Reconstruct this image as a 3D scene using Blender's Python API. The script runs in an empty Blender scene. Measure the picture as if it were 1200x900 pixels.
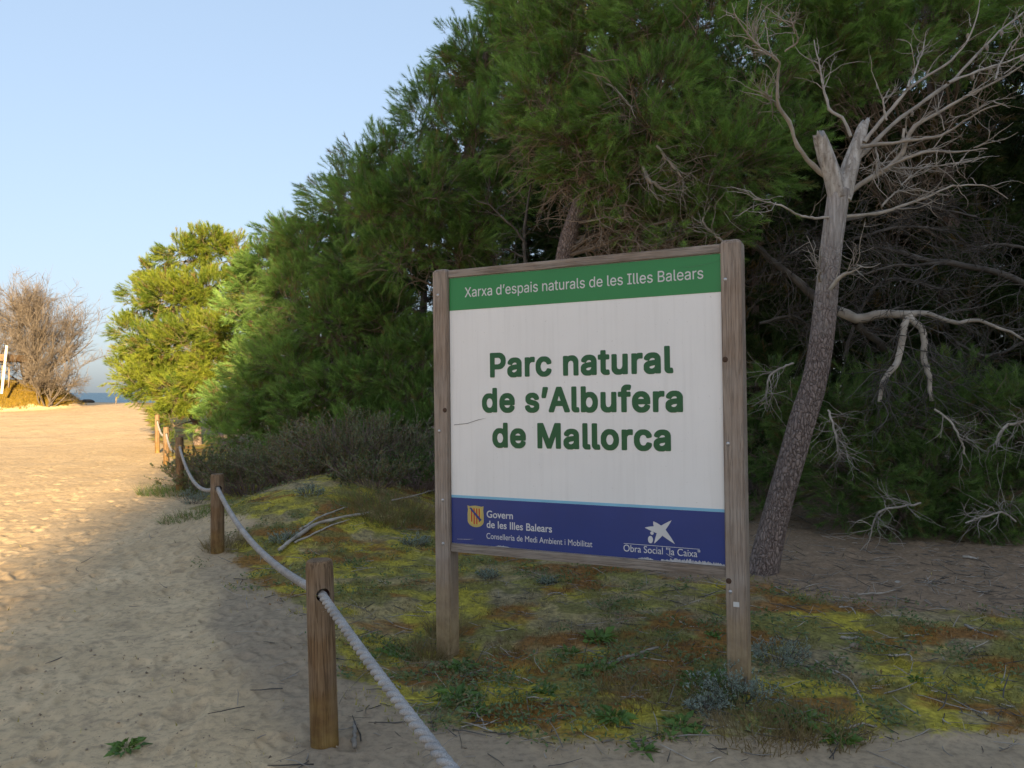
import bpy, math
import numpy as np
from mathutils import Vector, Matrix

SC = bpy.context.scene
COL = SC.collection
R = math.radians
rng = np.random.default_rng(7)

# ------------------------------------------------------------------ camera, sky, sun, exposure
CAM_H = 1.55
F = 906.0                                   # focal length in photo pixels (1200 wide)
PITCH = math.atan(10 / F)                   # horizon sits 10 px below the middle
cd = bpy.data.cameras.new('camera'); cam = bpy.data.objects.new('camera', cd); COL.objects.link(cam)
cd.sensor_width = 36; cd.lens = 36 * F / 1200; cd.clip_start = 0.05; cd.clip_end = 20000
cam.location = (0, 0, CAM_H); cam.rotation_euler = (R(90) + PITCH, 0, 0)
SC.camera = cam

SUN_AZ = math.atan2(0.30, -0.954)           # towards the sun, clockwise from +Y
SUN_EL = R(12.5)
w = bpy.data.worlds.new('World'); SC.world = w; w.use_nodes = True
nt = w.node_tree; bg = nt.nodes['Background']; bg.inputs['Strength'].default_value = 0.119
sky = nt.nodes.new('ShaderNodeTexSky'); sky.sky_type = 'NISHITA'; sky.sun_disc = False
sky.sun_elevation = SUN_EL; sky.sun_rotation = SUN_AZ; sky.altitude = 10
sky.air_density = 1.0; sky.dust_density = 2.5; sky.ozone_density = 3.0
gm = nt.nodes.new('ShaderNodeGamma'); gm.inputs[1].default_value = 0.38   # softer step from horizon to zenith
mu = nt.nodes.new('ShaderNodeMix'); mu.data_type = 'RGBA'; mu.blend_type = 'MULTIPLY'; mu.inputs[0].default_value = 1; mu.inputs[7].default_value = (.75, .80, .89, 1)
nt.links.new(sky.outputs[0], gm.inputs[0]); nt.links.new(gm.outputs[0], mu.inputs[6]); nt.links.new(mu.outputs[2], bg.inputs[0])
sd = bpy.data.lights.new('sun', 'SUN'); sun = bpy.data.objects.new('sun', sd); COL.objects.link(sun)
sd.energy = 3.5; sd.angle = R(0.6); sd.color = (1.0, 0.73, 0.38)
to_sun = Vector((math.sin(SUN_AZ) * math.cos(SUN_EL), math.cos(SUN_AZ) * math.cos(SUN_EL), math.sin(SUN_EL)))
sun.rotation_euler = to_sun.to_track_quat('Z', 'Y').to_euler(); sun.location = (0, 0, 30)
vs = SC.view_settings; vs.view_transform = 'Standard'; vs.look = 'None'; vs.gamma = 1; vs.use_curve_mapping = False
vs.exposure = 2.5
SC.cycles.max_bounces = 8; SC.cycles.diffuse_bounces = 5; SC.cycles.transmission_bounces = 5

# ------------------------------------------------------------------ helpers
def P(px, py, Y):
    """photo pixel at depth Y -> point in the place"""
    a = (px - 600) / F; b = (450 - py) / F
    c, s = math.cos(PITCH), math.sin(PITCH)
    d = np.array([a, c - b * s, s + b * c])
    return np.array([0, 0, CAM_H]) + d * (Y / d[1])

def tag(o, label=None, cat=None, group=None, kind=None):
    if label: o['label'] = label
    if cat: o['category'] = cat
    if group: o['group'] = group
    if kind: o['kind'] = kind
    return o

def empty(name, loc=(0, 0, 0), rot=(0, 0, 0)):
    o = bpy.data.objects.new(name, None); COL.objects.link(o)
    o.location = loc; o.rotation_euler = rot; o.empty_display_size = 0.2
    return o

def link(name, me, parent=None):
    o = bpy.data.objects.new(name, me); COL.objects.link(o)
    if parent: o.parent = parent
    return o

class MB:
    """collects triangles and quads (numpy) and builds ONE mesh object"""
    def __init__(self): self.V = []; self.T = []; self.Q = []; self.n = 0; self.TM = []; self.QM = []; self.C = []
    def add(self, v, tris=None, quads=None, mat=0, col=None):
        v = np.asarray(v, float).reshape(-1, 3)
        if tris is not None and len(tris):
            t = np.asarray(tris, int).reshape(-1, 3); self.T.append(t + self.n); self.TM.append(np.full(len(t), mat))
        if quads is not None and len(quads):
            q = np.asarray(quads, int).reshape(-1, 4); self.Q.append(q + self.n); self.QM.append(np.full(len(q), mat))
        self.V.append(v); self.n += len(v)
        if col is None: c = np.full((len(v), 3), 0.5)
        else: c = np.broadcast_to(np.asarray(col, float), (len(v), 3))
        self.C.append(c)
    def build(self, name, mats, parent=None, smooth=False, origin=None):
        V = np.concatenate(self.V); C = np.concatenate(self.C)
        if origin is not None: V = V - np.asarray(origin)
        T = np.concatenate(self.T) if self.T else np.zeros((0, 3), int)
        Q = np.concatenate(self.Q) if self.Q else np.zeros((0, 4), int)
        me = bpy.data.meshes.new(name)
        nl = T.size + Q.size; nf = len(T) + len(Q)
        me.vertices.add(len(V)); me.vertices.foreach_set('co', V.astype(np.float32).ravel())
        me.loops.add(nl); me.loops.foreach_set('vertex_index', np.concatenate([T.ravel(), Q.ravel()]).astype(np.int32))
        me.polygons.add(nf)
        tot = np.concatenate([np.full(len(T), 3), np.full(len(Q), 4)]); st = np.concatenate([[0], np.cumsum(tot)[:-1]])
        me.polygons.foreach_set('loop_start', st.astype(np.int32))
        mi = np.concatenate(self.TM + self.QM) if (self.TM or self.QM) else np.zeros(nf)
        for m in (mats if isinstance(mats, (list, tuple)) else [mats]): me.materials.append(m)
        me.polygons.foreach_set('material_index', mi.astype(np.int32))
        me.polygons.foreach_set('use_smooth', np.full(nf, smooth))
        ca = me.color_attributes.new('tint', 'FLOAT_COLOR', 'POINT')
        ca.data.foreach_set('color', np.concatenate([C, np.ones((len(C), 1))], 1).astype(np.float32).ravel())
        me.update(); me.validate()
        o = link(name, me, parent)
        if origin is not None: o.location = Vector(origin)
        return o

def norm(v): return v / np.maximum(np.linalg.norm(v, axis=-1, keepdims=True), 1e-9)

def tubes(mb, Pt, Rd, S=4, mat=0, col=None, cap=False):
    """N polylines of K points -> tapered tubes"""
    Pt = np.asarray(Pt, float); Rd = np.asarray(Rd, float)
    N, K, _ = Pt.shape
    t = np.empty_like(Pt); t[:, 1:-1] = Pt[:, 2:] - Pt[:, :-2]; t[:, 0] = Pt[:, 1] - Pt[:, 0]; t[:, -1] = Pt[:, -1] - Pt[:, -2]
    t = norm(t); m = norm(Pt[:, -1] - Pt[:, 0])
    ref = np.cross(m, np.where(np.abs(m[:, 2:3]) < .8, [[0, 0, 1.]], [[1., 0, 0]])); ref = norm(ref)[:, None]
    n = norm(ref - (ref * t).sum(-1, keepdims=True) * t); b = np.cross(t, n)
    a = np.arange(S) * 2 * np.pi / S
    ring = n[:, :, None] * np.cos(a)[None, None, :, None] + b[:, :, None] * np.sin(a)[None, None, :, None]
    V = Pt[:, :, None] + ring * Rd[:, :, None, None]
    i = np.arange(N)[:, None, None] * K * S; k = np.arange(K - 1)[None, :, None] * S; s = np.arange(S)[None, None, :]
    s2 = (s + 1) % S
    q = np.stack([i + k + s, i + k + s2, i + k + S + s2, i + k + S + s], -1).reshape(-1, 4)
    tr = None
    V = V.reshape(-1, 3)
    if cap:
        nv = len(V); tr = []
        ends = np.concatenate([Pt[:, 0], Pt[:, -1]])
        V = np.concatenate([V, ends])
        for j in range(N):
            for q0 in range(S):
                tr.append([nv + j, j * K * S + (q0 + 1) % S, j * K * S + q0])
                e = j * K * S + (K - 1) * S
                tr.append([nv + N + j, e + q0, e + (q0 + 1) % S])
    if col is not None and np.ndim(col) == 2:
        col = np.asarray(col, float); ends_c = np.concatenate([col, col]); col = np.repeat(col, K * S, 0)
        if cap: col = np.concatenate([col, ends_c])
    mb.add(V, tris=tr, quads=q, mat=mat, col=col)

def grow(P0, D, L, K, wig=.25, grav=0.0, seed=None):
    """wandering twigs: starts, directions, lengths -> N,K,3"""
    g = rng if seed is None else np.random.default_rng(seed)
    N = len(P0); out = np.empty((N, K, 3)); out[:, 0] = P0; d = norm(np.asarray(D, float))
    for k in range(1, K):
        d = norm(d + g.normal(0, wig, (N, 3)) + np.array([0, 0, grav]))
        out[:, k] = out[:, k - 1] + d * (np.asarray(L) / (K - 1))[:, None]
    return out

def branch_off(Pt, n, tmin=.2, tmax=1.0, spread=.9, up=0.0):
    """n starts and directions along existing polylines"""
    N, K, _ = Pt.shape
    i = rng.integers(0, N, n); u = rng.uniform(tmin, tmax, n) * (K - 1.001); k = u.astype(int); f = (u - k)[:, None]
    p = Pt[i, k] * (1 - f) + Pt[i, k + 1] * f
    d = norm(Pt[i, k + 1] - Pt[i, k]) + rng.normal(0, spread, (n, 3)) * .7 + np.array([0, 0, up])
    return p, norm(d), i, u / (K - 1)

def resample(pts, n):
    pts = np.asarray(pts, float); s = np.concatenate([[0], np.cumsum(np.linalg.norm(np.diff(pts[:, :3], axis=0), axis=1))])
    # smooth by Catmull-Rom then even spacing
    out = []
    m = len(pts)
    for i in range(m - 1):
        p0, p1, p2, p3 = pts[max(i - 1, 0)], pts[i], pts[i + 1], pts[min(i + 2, m - 1)]
        for u in np.linspace(0, 1, 12, endpoint=False):
            out.append(.5 * ((2 * p1) + (-p0 + p2) * u + (2 * p0 - 5 * p1 + 4 * p2 - p3) * u ** 2 + (-p0 + 3 * p1 - 3 * p2 + p3) * u ** 3))
    out.append(pts[-1]); out = np.array(out)
    s = np.concatenate([[0], np.cumsum(np.linalg.norm(np.diff(out[:, :3], axis=0), axis=1))])
    q = np.linspace(0, s[-1], n)
    return np.stack([np.interp(q, s, out[:, c]) for c in range(out.shape[1])], 1)

def h2(ix, iy, seed):
    n = (ix.astype(np.int64) * 374761393 + iy.astype(np.int64) * 668265263 + seed * 2147483647) & 0xffffffff
    n = ((n ^ (n >> 13)) * 1274126177) & 0xffffffff
    n = (n ^ (n >> 16)) & 0xffffffff
    return n / 4294967295.0
def vnoise(x, y, seed=0):
    x = np.asarray(x, float); y = np.asarray(y, float)
    ix = np.floor(x); iy = np.floor(y); fx = x - ix; fy = y - iy
    fx = fx * fx * (3 - 2 * fx); fy = fy * fy * (3 - 2 * fy)
    a = h2(ix, iy, seed); b = h2(ix + 1, iy, seed); c = h2(ix, iy + 1, seed); d = h2(ix + 1, iy + 1, seed)
    return (a * (1 - fx) + b * fx) * (1 - fy) + (c * (1 - fx) + d * fx) * fy
def fbm(x, y, seed=0, o=4):
    s = 0; a = .5; t = 0
    for i in range(o):
        s = s + a * vnoise(np.asarray(x) * 2 ** i + 17.3 * i, np.asarray(y) * 2 ** i - 9.1 * i, seed + i); t += a; a *= .5
    return s / t
def sstep(a, b, x):
    t = np.clip((np.asarray(x, float) - a) / (b - a), 0, 1); return t * t * (3 - 2 * t)

# ------------------------------------------------------------------ materials
class N:
    def __init__(s, name):
        s.m = bpy.data.materials.new(name); s.m.use_nodes = True; s.t = s.m.node_tree
        s.b = s.t.nodes['Principled BSDF']; s.out = s.t.nodes['Material Output']
        s.b.inputs['Roughness'].default_value = .85; s.b.inputs['Specular IOR Level'].default_value = .25
    def n(s, ty, **k):
        x = s.t.nodes.new(ty)
        for a, v in k.items(): setattr(x, a, v)
        return x
    def l(s, a, b): s.t.links.new(a, b)
    def val(s, sock, v):
        if hasattr(v, 'is_output'): s.l(v, sock)
        else: sock.default_value = v
    def noise(s, scale, detail=4, vec=None, rough=.55, stretch=None, dist=0):
        x = s.n('ShaderNodeTexNoise'); x.inputs['Scale'].default_value = scale; x.inputs['Detail'].default_value = detail
        x.inputs['Roughness'].default_value = rough; x.inputs['Distortion'].default_value = dist
        if vec is None: vec = s.n('ShaderNodeTexCoord').outputs['Object']
        if stretch:
            mp = s.n('ShaderNodeMapping'); mp.inputs['Scale'].default_value = stretch; s.l(vec, mp.inputs[0]); vec = mp.outputs[0]
        s.l(vec, x.inputs['Vector']); return x.outputs['Fac']
    def voro(s, scale, vec=None, feature='F1', stretch=None, out='Distance'):
        x = s.n('ShaderNodeTexVoronoi', feature=feature); x.inputs['Scale'].default_value = scale
        if vec is None: vec = s.n('ShaderNodeTexCoord').outputs['Object']
        if stretch:
            mp = s.n('ShaderNodeMapping'); mp.inputs['Scale'].default_value = stretch; s.l(vec, mp.inputs[0]); vec = mp.outputs[0]
        s.l(vec, x.inputs['Vector']); return x.outputs[out]
    def ramp(s, fac, stops):
        r = s.n('ShaderNodeValToRGB'); e = r.color_ramp.elements
        while len(e) > 1: e.remove(e[-1])
        for i, (p, c) in enumerate(stops):
            if not isinstance(c, (tuple, list)): c = (c, c, c)
            x = e[0] if i == 0 else e.new(p)
            x.position = p; x.color = (*c, 1)
        s.l(fac, r.inputs[0]); return r.outputs[0]
    def mix(s, f, a, b, mode='MIX'):
        x = s.n('ShaderNodeMix', data_type='RGBA', blend_type=mode)
        s.val(x.inputs[0], f)
        for k, v in ((6, a), (7, b)):
            if hasattr(v, 'is_output'): s.l(v, x.inputs[k])
            else: x.inputs[k].default_value = (*v, 1)
        return x.outputs[2]
    def math(s, op, a, b=0.0):
        x = s.n('ShaderNodeMath', operation=op); s.val(x.inputs[0], a); s.val(x.inputs[1], b); return x.outputs[0]
    def attr(s, name, out='Color'):
        x = s.n('ShaderNodeAttribute', attribute_name=name); return x.outputs[out]
    def bump(s, h, strength=.5, dist=.01):
        x = s.n('ShaderNodeBump'); x.inputs['Strength'].default_value = strength; x.inputs['Distance'].default_value = dist
        s.l(h, x.inputs['Height']); s.l(x.outputs[0], s.b.inputs['Normal']); return x
    def col(s, c):
        if hasattr(c, 'is_output'): s.l(c, s.b.inputs['Base Color'])
        else: s.b.inputs['Base Color'].default_value = (*c, 1)
        return s

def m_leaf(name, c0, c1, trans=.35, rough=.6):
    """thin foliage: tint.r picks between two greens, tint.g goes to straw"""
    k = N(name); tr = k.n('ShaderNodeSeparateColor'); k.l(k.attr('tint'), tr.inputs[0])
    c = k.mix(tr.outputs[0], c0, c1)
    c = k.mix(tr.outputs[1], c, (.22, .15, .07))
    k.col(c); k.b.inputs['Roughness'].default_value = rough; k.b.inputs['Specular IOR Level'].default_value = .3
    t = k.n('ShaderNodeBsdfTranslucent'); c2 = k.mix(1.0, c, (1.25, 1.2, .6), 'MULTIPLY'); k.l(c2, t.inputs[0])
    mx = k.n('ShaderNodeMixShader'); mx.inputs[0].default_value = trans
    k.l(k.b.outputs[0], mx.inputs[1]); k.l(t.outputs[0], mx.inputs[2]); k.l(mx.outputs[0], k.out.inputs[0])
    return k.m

def m_wood(name, dark, light, grey, stain=None, scale=1.0, along=2, rough=1.0):
    k = N(name); ax_ = lambda a, b: tuple(b if i == along else a for i in range(3))
    g = k.noise(9 * scale, 5, stretch=ax_(6, .35), dist=.6)
    f = k.noise(60 * scale, 3, stretch=ax_(3, .12))
    c = k.mix(k.ramp(g, [(.3, 0), (.7, 1)]), dark, light)
    c = k.mix(k.math('MULTIPLY', k.ramp(f, [(.35, 1), (.62, 0)]), .55 * rough), c, tuple(x * .55 for x in dark))
    c = k.mix(k.ramp(k.noise(3.5, 3), [(.4, 0), (.75, .8)]), c, grey)
    ck = k.ramp(k.noise(13 * scale, 4, stretch=ax_(4.5, .16)), [(.455, 0), (.49, 1), (.505, 1), (.535, 0)])
    c = k.mix(k.math('MULTIPLY', ck, .6 * rough), c, tuple(x * .35 for x in dark))
    if stain:                                        # damp stained foot, height in object space
        z = k.n('ShaderNodeSeparateXYZ'); k.l(k.n('ShaderNodeTexCoord').outputs['Object'], z.inputs[0])
        zz = k.math('ADD', z.outputs[2], k.math('MULTIPLY', k.noise(7, 3), .25))
        c = k.mix(k.ramp(zz, [(stain[0], 1), (stain[1], 0)]), c, k.mix(k.ramp(k.noise(12, 4), [(.4, 0), (.65, 1)]), stain[2], stain[3]))
    k.col(c); k.b.inputs['Roughness'].default_value = .8
    k.bump(k.math('SUBTRACT', k.math('ADD', f, k.math('MULTIPLY', g, .8)), ck), .6, .004)
    return k.m

def m_flat(name, c, rough=.5, spec=.4, var=.06, scale=6):
    k = N(name); n = k.noise(scale, 5)
    k.col(k.mix(k.ramp(n, [(.3, 0), (.75, 1)]), c, tuple(max(0, x * (1 - 2.2 * var)) for x in c)))
    k.b.inputs['Roughness'].default_value = rough; k.b.inputs['Specular IOR Level'].default_value = spec
    return k.m

def m_twig(name, a, b, scale=8):
    k = N(name); n = k.noise(scale, 4); tr = k.n('ShaderNodeSeparateColor'); k.l(k.attr('tint'), tr.inputs[0])
    c = k.mix(k.ramp(n, [(.3, 0), (.7, 1)]), a, b); k.col(k.mix(tr.outputs[0], k.mix(1.0, c, (.6, .6, .6), 'MULTIPLY'), k.mix(1.0, c, (1.35, 1.35, 1.35), 'MULTIPLY')))
    k.b.inputs['Roughness'].default_value = .9
    return k.m

M = {}
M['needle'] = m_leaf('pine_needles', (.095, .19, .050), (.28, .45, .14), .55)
M['needle_sunlit'] = m_leaf('pine_needles_sunlit', (.075, .14, .02), (.27, .32, .042), .46)  # sunlit copy: the warm sun's gold is put into the needle colour
M['needle_deep_shade'] = m_leaf('pine_needles_deep_shade', (.022, .046, .014), (.07, .115, .032), .35)  # shaded copy: gloom of the deep wood painted into the needles
M['needle_half_shade'] = m_leaf('pine_needles_half_shade', (.07, .14, .042), (.20, .32, .10), .5)  # half-dark copy: shade under the canopy mixed into the thicket's green
M['pine_twig'] = m_twig('pine_twig', (.11, .083, .062), (.23, .18, .135))
M['dead_twig'] = m_twig('dead_twig', (.20, .175, .145), (.36, .325, .28))
M['dead_grey'] = m_twig('dead_grey_twig', (.055, .049, .044), (.125, .113, .10))  # grey dead wood, darkened further to carry the shade among the pines
M['silver'] = m_leaf('silver_leaf', (.15, .19, .16), (.30, .36, .31), .2)
M['weed'] = m_leaf('weed_leaf', (.06, .12, .03), (.14, .24, .05), .3)
M['herb'] = m_leaf('herb_leaf', (.075, .13, .05), (.19, .24, .11), .3)
M['scrub_leaf'] = m_leaf('scrub_leaf', (.095, .135, .065), (.23, .27, .15), .3)
M['scrub_twig'] = m_twig('scrub_twig', (.13, .09, .085), (.24, .18, .16))
M['bare_twig'] = m_twig('bare_twig', (.078, .066, .058), (.155, .13, .112))
M['dry'] = m_leaf('dry_grass', (.17, .13, .06), (.30, .24, .12), .3)
M['mound'] = m_leaf('mound_grass', (.13, .10, .014), (.28, .19, .028), .3)

def m_bark(dead):
    k = N('dead_pine_bark' if dead else 'pine_bark'); tc = k.n('ShaderNodeTexCoord').outputs['Object']
    d = k.noise(5, 2, tc); v = k.n('ShaderNodeVectorMath', operation='MULTIPLY_ADD')
    nz = k.n('ShaderNodeTexNoise'); nz.inputs['Scale'].default_value = 14; nz.inputs['Detail'].default_value = 4; k.l(tc, nz.inputs['Vector'])
    k.l(nz.outputs['Color'], v.inputs[0]); v.inputs[1].default_value = (.06, .06, .13); k.l(tc, v.inputs[2])
    e = k.voro(40, v.outputs[0], 'DISTANCE_TO_EDGE', (1, 1, .38))
    cc = k.voro(40, v.outputs[0], 'F1', (1, 1, .38), 'Color')
    sc_ = k.n('ShaderNodeSeparateColor'); k.l(cc, sc_.inputs[0]); base = k.mix(sc_.outputs[0], (.155, .112, .098), (.25, .19, .165))
    base = k.mix(k.ramp(k.noise(70, 4, tc, stretch=(1, 1, .4)), [(.40, 0), (.75, .8)]), base, (.32, .27, .245))
    base = k.mix(k.ramp(e, [(0, .6), (.03, .3), (.09, 0)]), base, (.055, .04, .035))
    z = k.n('ShaderNodeSeparateXYZ'); k.l(tc, z.inputs[0])
    up = k.ramp(k.math('ADD', k.math('MULTIPLY', z.outputs[2], .25), k.math('MULTIPLY', k.math('SUBTRACT', k.noise(6, 4, tc), .5), .35)), [(.5, 0), (.72, 1)])
    if not dead: up = k.math('MULTIPLY', up, 0.0)
    smooth = k.mix(k.ramp(k.noise(14, 5, tc, stretch=(4, 4, .3)), [(.35, 0), (.65, 1)]), (.20, .175, .16), (.40, .37, .345))
    k.col(k.mix(up, base, smooth))
    hb = k.math('MULTIPLY', k.ramp(e, [(0, 0), (.10, .75), (.3, 1)]), k.math('SUBTRACT', 1.15, up))
    k.bump(k.math('ADD', hb, k.math('MULTIPLY', k.noise(60, 4, tc, stretch=(1, 1, .3)), .5)), .9, .02)
    return k.m
M['bark'] = m_bark(False); M['bark_dead'] = m_bark(True)
def m_deadwood():
    k = N('bare_dead_wood'); c = k.mix(k.ramp(k.noise(9, 5, stretch=(3, 3, .5)), [(.35, 0), (.65, 1)]), (.23, .20, .17), (.50, .47, .43))
    c = k.mix(k.ramp(k.noise(30, 4), [(.55, 0), (.75, .7)]), c, (.12, .09, .07))
    k.col(c); k.bump(k.noise(45, 4, stretch=(2, 2, .4)), .6, .01); return k.m
M['deadwood'] = m_deadwood()
M['post'] = m_wood('sign_post_wood', (.22, .16, .118), (.36, .285, .225), (.36, .32, .28), stain=(.28, .75, (.24, .17, .09), (.36, .27, .15)), rough=.5)
M['rail'] = m_wood('sign_rail_wood', (.19, .145, .11), (.32, .26, .21), (.33, .295, .26), along=0, rough=.6)
M['bollard'] = m_wood('bollard_wood', (.15, .085, .04), (.28, .18, .095), (.27, .215, .16), stain=(.10, .42, (.14, .072, .018), (.25, .155, .04)))

# ------------------------------------------------------------------ ground
def fence_s(x, y): return (np.asarray(x) + .83 + .508 * (np.asarray(y) - 3.44)) * .8916
MOUND = (-27.2, 40.5)
def ground_h(x, y):
    x = np.asarray(x, float); y = np.asarray(y, float); s = fence_s(x, y)
    h = .85 * sstep(20, 46, y) - 5.0 * sstep(56, 90, y)
    h = h - .10 * np.exp(-((x + .45) ** 2 + (y - 4.95) ** 2) / .9)
    h = h + .52 * np.exp(-(((x + 2.2) / 1.25) ** 2 + ((y - 9.6) / 1.9) ** 2))
    h = h + .06 * np.exp(-(((x + 1.35) / .55) ** 2 + ((y - 4.9) / .8) ** 2))
    h = h + .08 * (fbm(x * .45, y * .45, 3, 3) - .5) * (1 - np.exp(-((x - .5) ** 2 + (y - 4) ** 2) / 6))
    e = ((x - MOUND[0]) / 4.6) ** 2 + ((y - MOUND[1]) / 4.0) ** 2
    h = h + 1.25 * sstep(1.0, .25, e) * (.9 + .25 * fbm(x * .8, y * .8, 8, 3))
    return h
def gz(x, y): return float(ground_h(x, y))
def on_ground(px, py):
    """photo pixel -> point of the ground under it"""
    lo, hi = 1.0, 60.0
    ys = np.concatenate([np.linspace(1.2, 20, 600), np.linspace(20, 60, 300)])
    pts = np.array([P(px, py, t) for t in ys]); d = pts[:, 2] - ground_h(pts[:, 0], pts[:, 1])
    i = np.argmax(d <= 0)
    if d[i] > 0: i = len(ys) - 1
    p = pts[i]; return np.array([p[0], p[1], gz(p[0], p[1])])

def zones(x, y):
    """where moss, litter and bare sand lie, and the moss pigment"""
    s = fence_s(x, y)
    n = fbm(x * 1.1, y * 1.1, 21, 4); n2 = fbm(x * 2.7, y * 2.7, 31, 4); n3 = fbm(x * .8 + 5, y * .8, 41, 3)
    # sandy edge in front of the sign: the path comes round towards the viewer's right
    front = y - 3.32 - .25 * sstep(.3, -1.2, x) + .45 * (n - .5)
    moss = sstep(-.12, .55, s + .9 * (n - .5) - .30 * sstep(6.5, 4.0, y)) * sstep(.0, .42, front)
    litter = sstep(5.5, 6.7, y + .22 * (x - 1.5) + 1.8 * (n - .5)) * sstep(.2, 1.4, x - .2 + (n2 - .5))
    litter = np.maximum(litter, sstep(10.5, 12.5, y + 2 * (n - .5)) * sstep(1.2, 2.6, s))
    dk = np.maximum(sstep(.70, .42, np.abs(s - .35) + .6 * (n - .5)) * sstep(9, 5, y) * .75, sstep(-.3, .5, s) * sstep(3.9, 3.4, y) * .6)     # trodden dark earth along the rope
    yel = np.array([.44, .375, .058]); rust = np.array([.26, .125, .038]); oli = np.array([.26, .24, .078]); soil = np.array([.33, .26, .18])
    c = np.broadcast_to(oli, np.shape(x) + (3,)).copy()
    def put(c, col, m): return c * (1 - m[..., None]) + col * m[..., None]
    c = put(c, yel, np.clip(sstep(.42, .60, n2 + .10 * np.exp(-(((x + 2.0) / 1.3) ** 2 + ((y - 8.9) / 1.8) ** 2))) * .95, 0, 1))
    c = put(c, soil, sstep(.50, .64, fbm(x * 2.2 + 5, y * 3.0, 41, 4)) * .7)
    c = put(c, rust, sstep(.52, .66, fbm(x * 2.1 + 3, y * 3.4, 51, 4)) * .9)
    c = put(c, oli * .8, sstep(.52, .66, fbm(x * 4.9, y * 5.9, 61, 3)) * .8)
    e = ((x - MOUND[0]) / 4.6) ** 2 + ((y - MOUND[1]) / 4.0) ** 2; mm = sstep(.88, .78, e + .3 * (n - .5))
    moss = np.maximum(moss, mm); c = put(c, np.array([.20, .135, .022]), mm)
    return moss, litter, dk, c

nr1, na1 = 900, 900
rad = np.concatenate([np.geomspace(.25, 1.3, 25)[:-1], np.geomspace(1.3, 55, nr1)[:-1], np.geomspace(55, 6000, 60)])
ang = np.concatenate([np.linspace(-R(180), -R(42), 90)[:-1], np.linspace(-R(42), R(42), na1)[:-1], np.linspace(R(42), R(180), 90)[:-1]])
RR, AA = np.meshgrid(rad, ang, indexing='ij'); gx = RR * np.sin(AA); gy = RR * np.cos(AA)
gzv = ground_h(gx, gy)
S_ = fence_s(gx, gy)
moss, litter, dk, mc = zones(gx, gy)
near = sstep(40, 14, RR)
sandy = 1 - moss
gzv += near * (.009 * (fbm(gx * 2.6, gy * 2.6, 71, 4) - .5) + .010 * (fbm(gx * 12, gy * 12, 81, 4) - .5)) * (1 + .8 * moss)
gzv += moss * near * .055 * (fbm(gx * 6, gy * 6, 91, 3) - .45)
# footprints and scuffs pressed into the sand of the path
g2 = np.random.default_rng(11)
i0 = np.searchsorted(rad, 1.3)
for k in range(5200):
    yy = 1.6 + 42 * g2.random() ** 1.6; xx = -.83 - .508 * (yy - 3.44) - g2.random() * (2.5 + .55 * yy) + .4
    r = math.hypot(xx, yy); a = math.atan2(xx, yy)
    if abs(a) > R(41) or r > 50: continue
    L = g2.uniform(.05, .13); W = L * g2.uniform(.38, .6); dep = g2.uniform(.002, .008) * (1 + .35 * (r > 7))
    th = math.atan2(-.508, 1) + g2.normal(0, .5)
    ia, ib = np.searchsorted(rad, [r - .22, r + .22]); ja, jb = np.searchsorted(ang, [a - .22 / r, a + .22 / r])
    dx = gx[ia:ib, ja:jb] - xx; dy = gy[ia:ib, ja:jb] - yy
    u = (dx * math.sin(th) + dy * math.cos(th)) / L; v = (dx * math.cos(th) - dy * math.sin(th)) / W
    q = u * u + v * v
    gzv[ia:ib, ja:jb] += sandy[ia:ib, ja:jb] * (-dep * 1.5 * np.exp(-(q ** 2) * .8) + dep * .55 * np.exp(-(np.sqrt(q) - 1.35) ** 2 * 5))
V = np.stack([gx, gy, gzv], -1).reshape(-1, 3)
nR, nA = RR.shape
ii = np.arange(nR - 1)[:, None] * nA; jj = np.arange(nA)[None]; j2 = (jj + 1) % nA
Q = np.stack([ii + jj, ii + j2, ii + nA + j2, ii + nA + jj], -1).reshape(-1, 4)[:, ::-1]
mb = MB()
mb.add(V, quads=Q, col=mc.reshape(-1, 3))
nv = len(V); mb.add([[0, 0, gz(0, 0)]]); mb.T.append(np.stack([np.full(nA, nv), (np.arange(nA) + 1) % nA, np.arange(nA)], -1)); mb.TM.append(np.zeros(nA, int))

k = N('ground_sand_moss'); tc = k.n('ShaderNodeTexCoord').outputs['Object']
zn = k.n('ShaderNodeSeparateColor'); k.l(k.attr('zone'), zn.inputs[0])
nb = k.noise(1.3, 5, tc); nf = k.noise(22, 6, tc, .65); nff = k.noise(140, 4, tc, .7)
sand = k.mix(k.ramp(nb, [(.32, 0), (.68, 1)]), (.51, .37, .215), (.63, .47, .285))
sand = k.mix(k.ramp(nf, [(.36, 1), (.52, 0)]), sand, (.40, .30, .185))
sand = k.mix(k.ramp(nff, [(.60, 0), (.78, .7)]), sand, (.47, .40, .30))
sand = k.mix(k.ramp(k.noise(55, 5, tc, .7), [(.60, 0), (.70, .75)]), sand, (.15, .112, .080))
sand = k.mix(k.ramp(k.noise(3.4, 7, tc, .72), [(.54, 0), (.66, .5)]), sand, (.25, .19, .125))
dirt = k.mix(k.ramp(nf, [(.3, 0), (.7, 1)]), (.19, .15, .11), (.32, .255, .185))
sand = k.mix(zn.outputs[2], sand, dirt)
mo = k.attr('tint'); mo = k.mix(k.ramp(k.noise(30, 5, tc, .7), [(.35, 0), (.65, 1)]), k.mix(1.0, mo, (.5, .5, .5), 'MULTIPLY'), k.mix(1.0, mo, (1.25, 1.2, 1.1), 'MULTIPLY'))
mo = k.mix(k.ramp(k.noise(9, 6, tc, .7), [(.52, 0), (.66, .65)]), mo, (.10, .085, .06))
lit = k.mix(k.ramp(k.noise(26, 6, tc, .75, (1, 1.6, 1)), [(.3, 0), (.72, 1)]), (.155, .105, .066), (.36, .26, .175))
lit = k.mix(k.ramp(nff, [(.58, 0), (.72, .6)]), lit, (.24, .20, .17))
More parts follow.
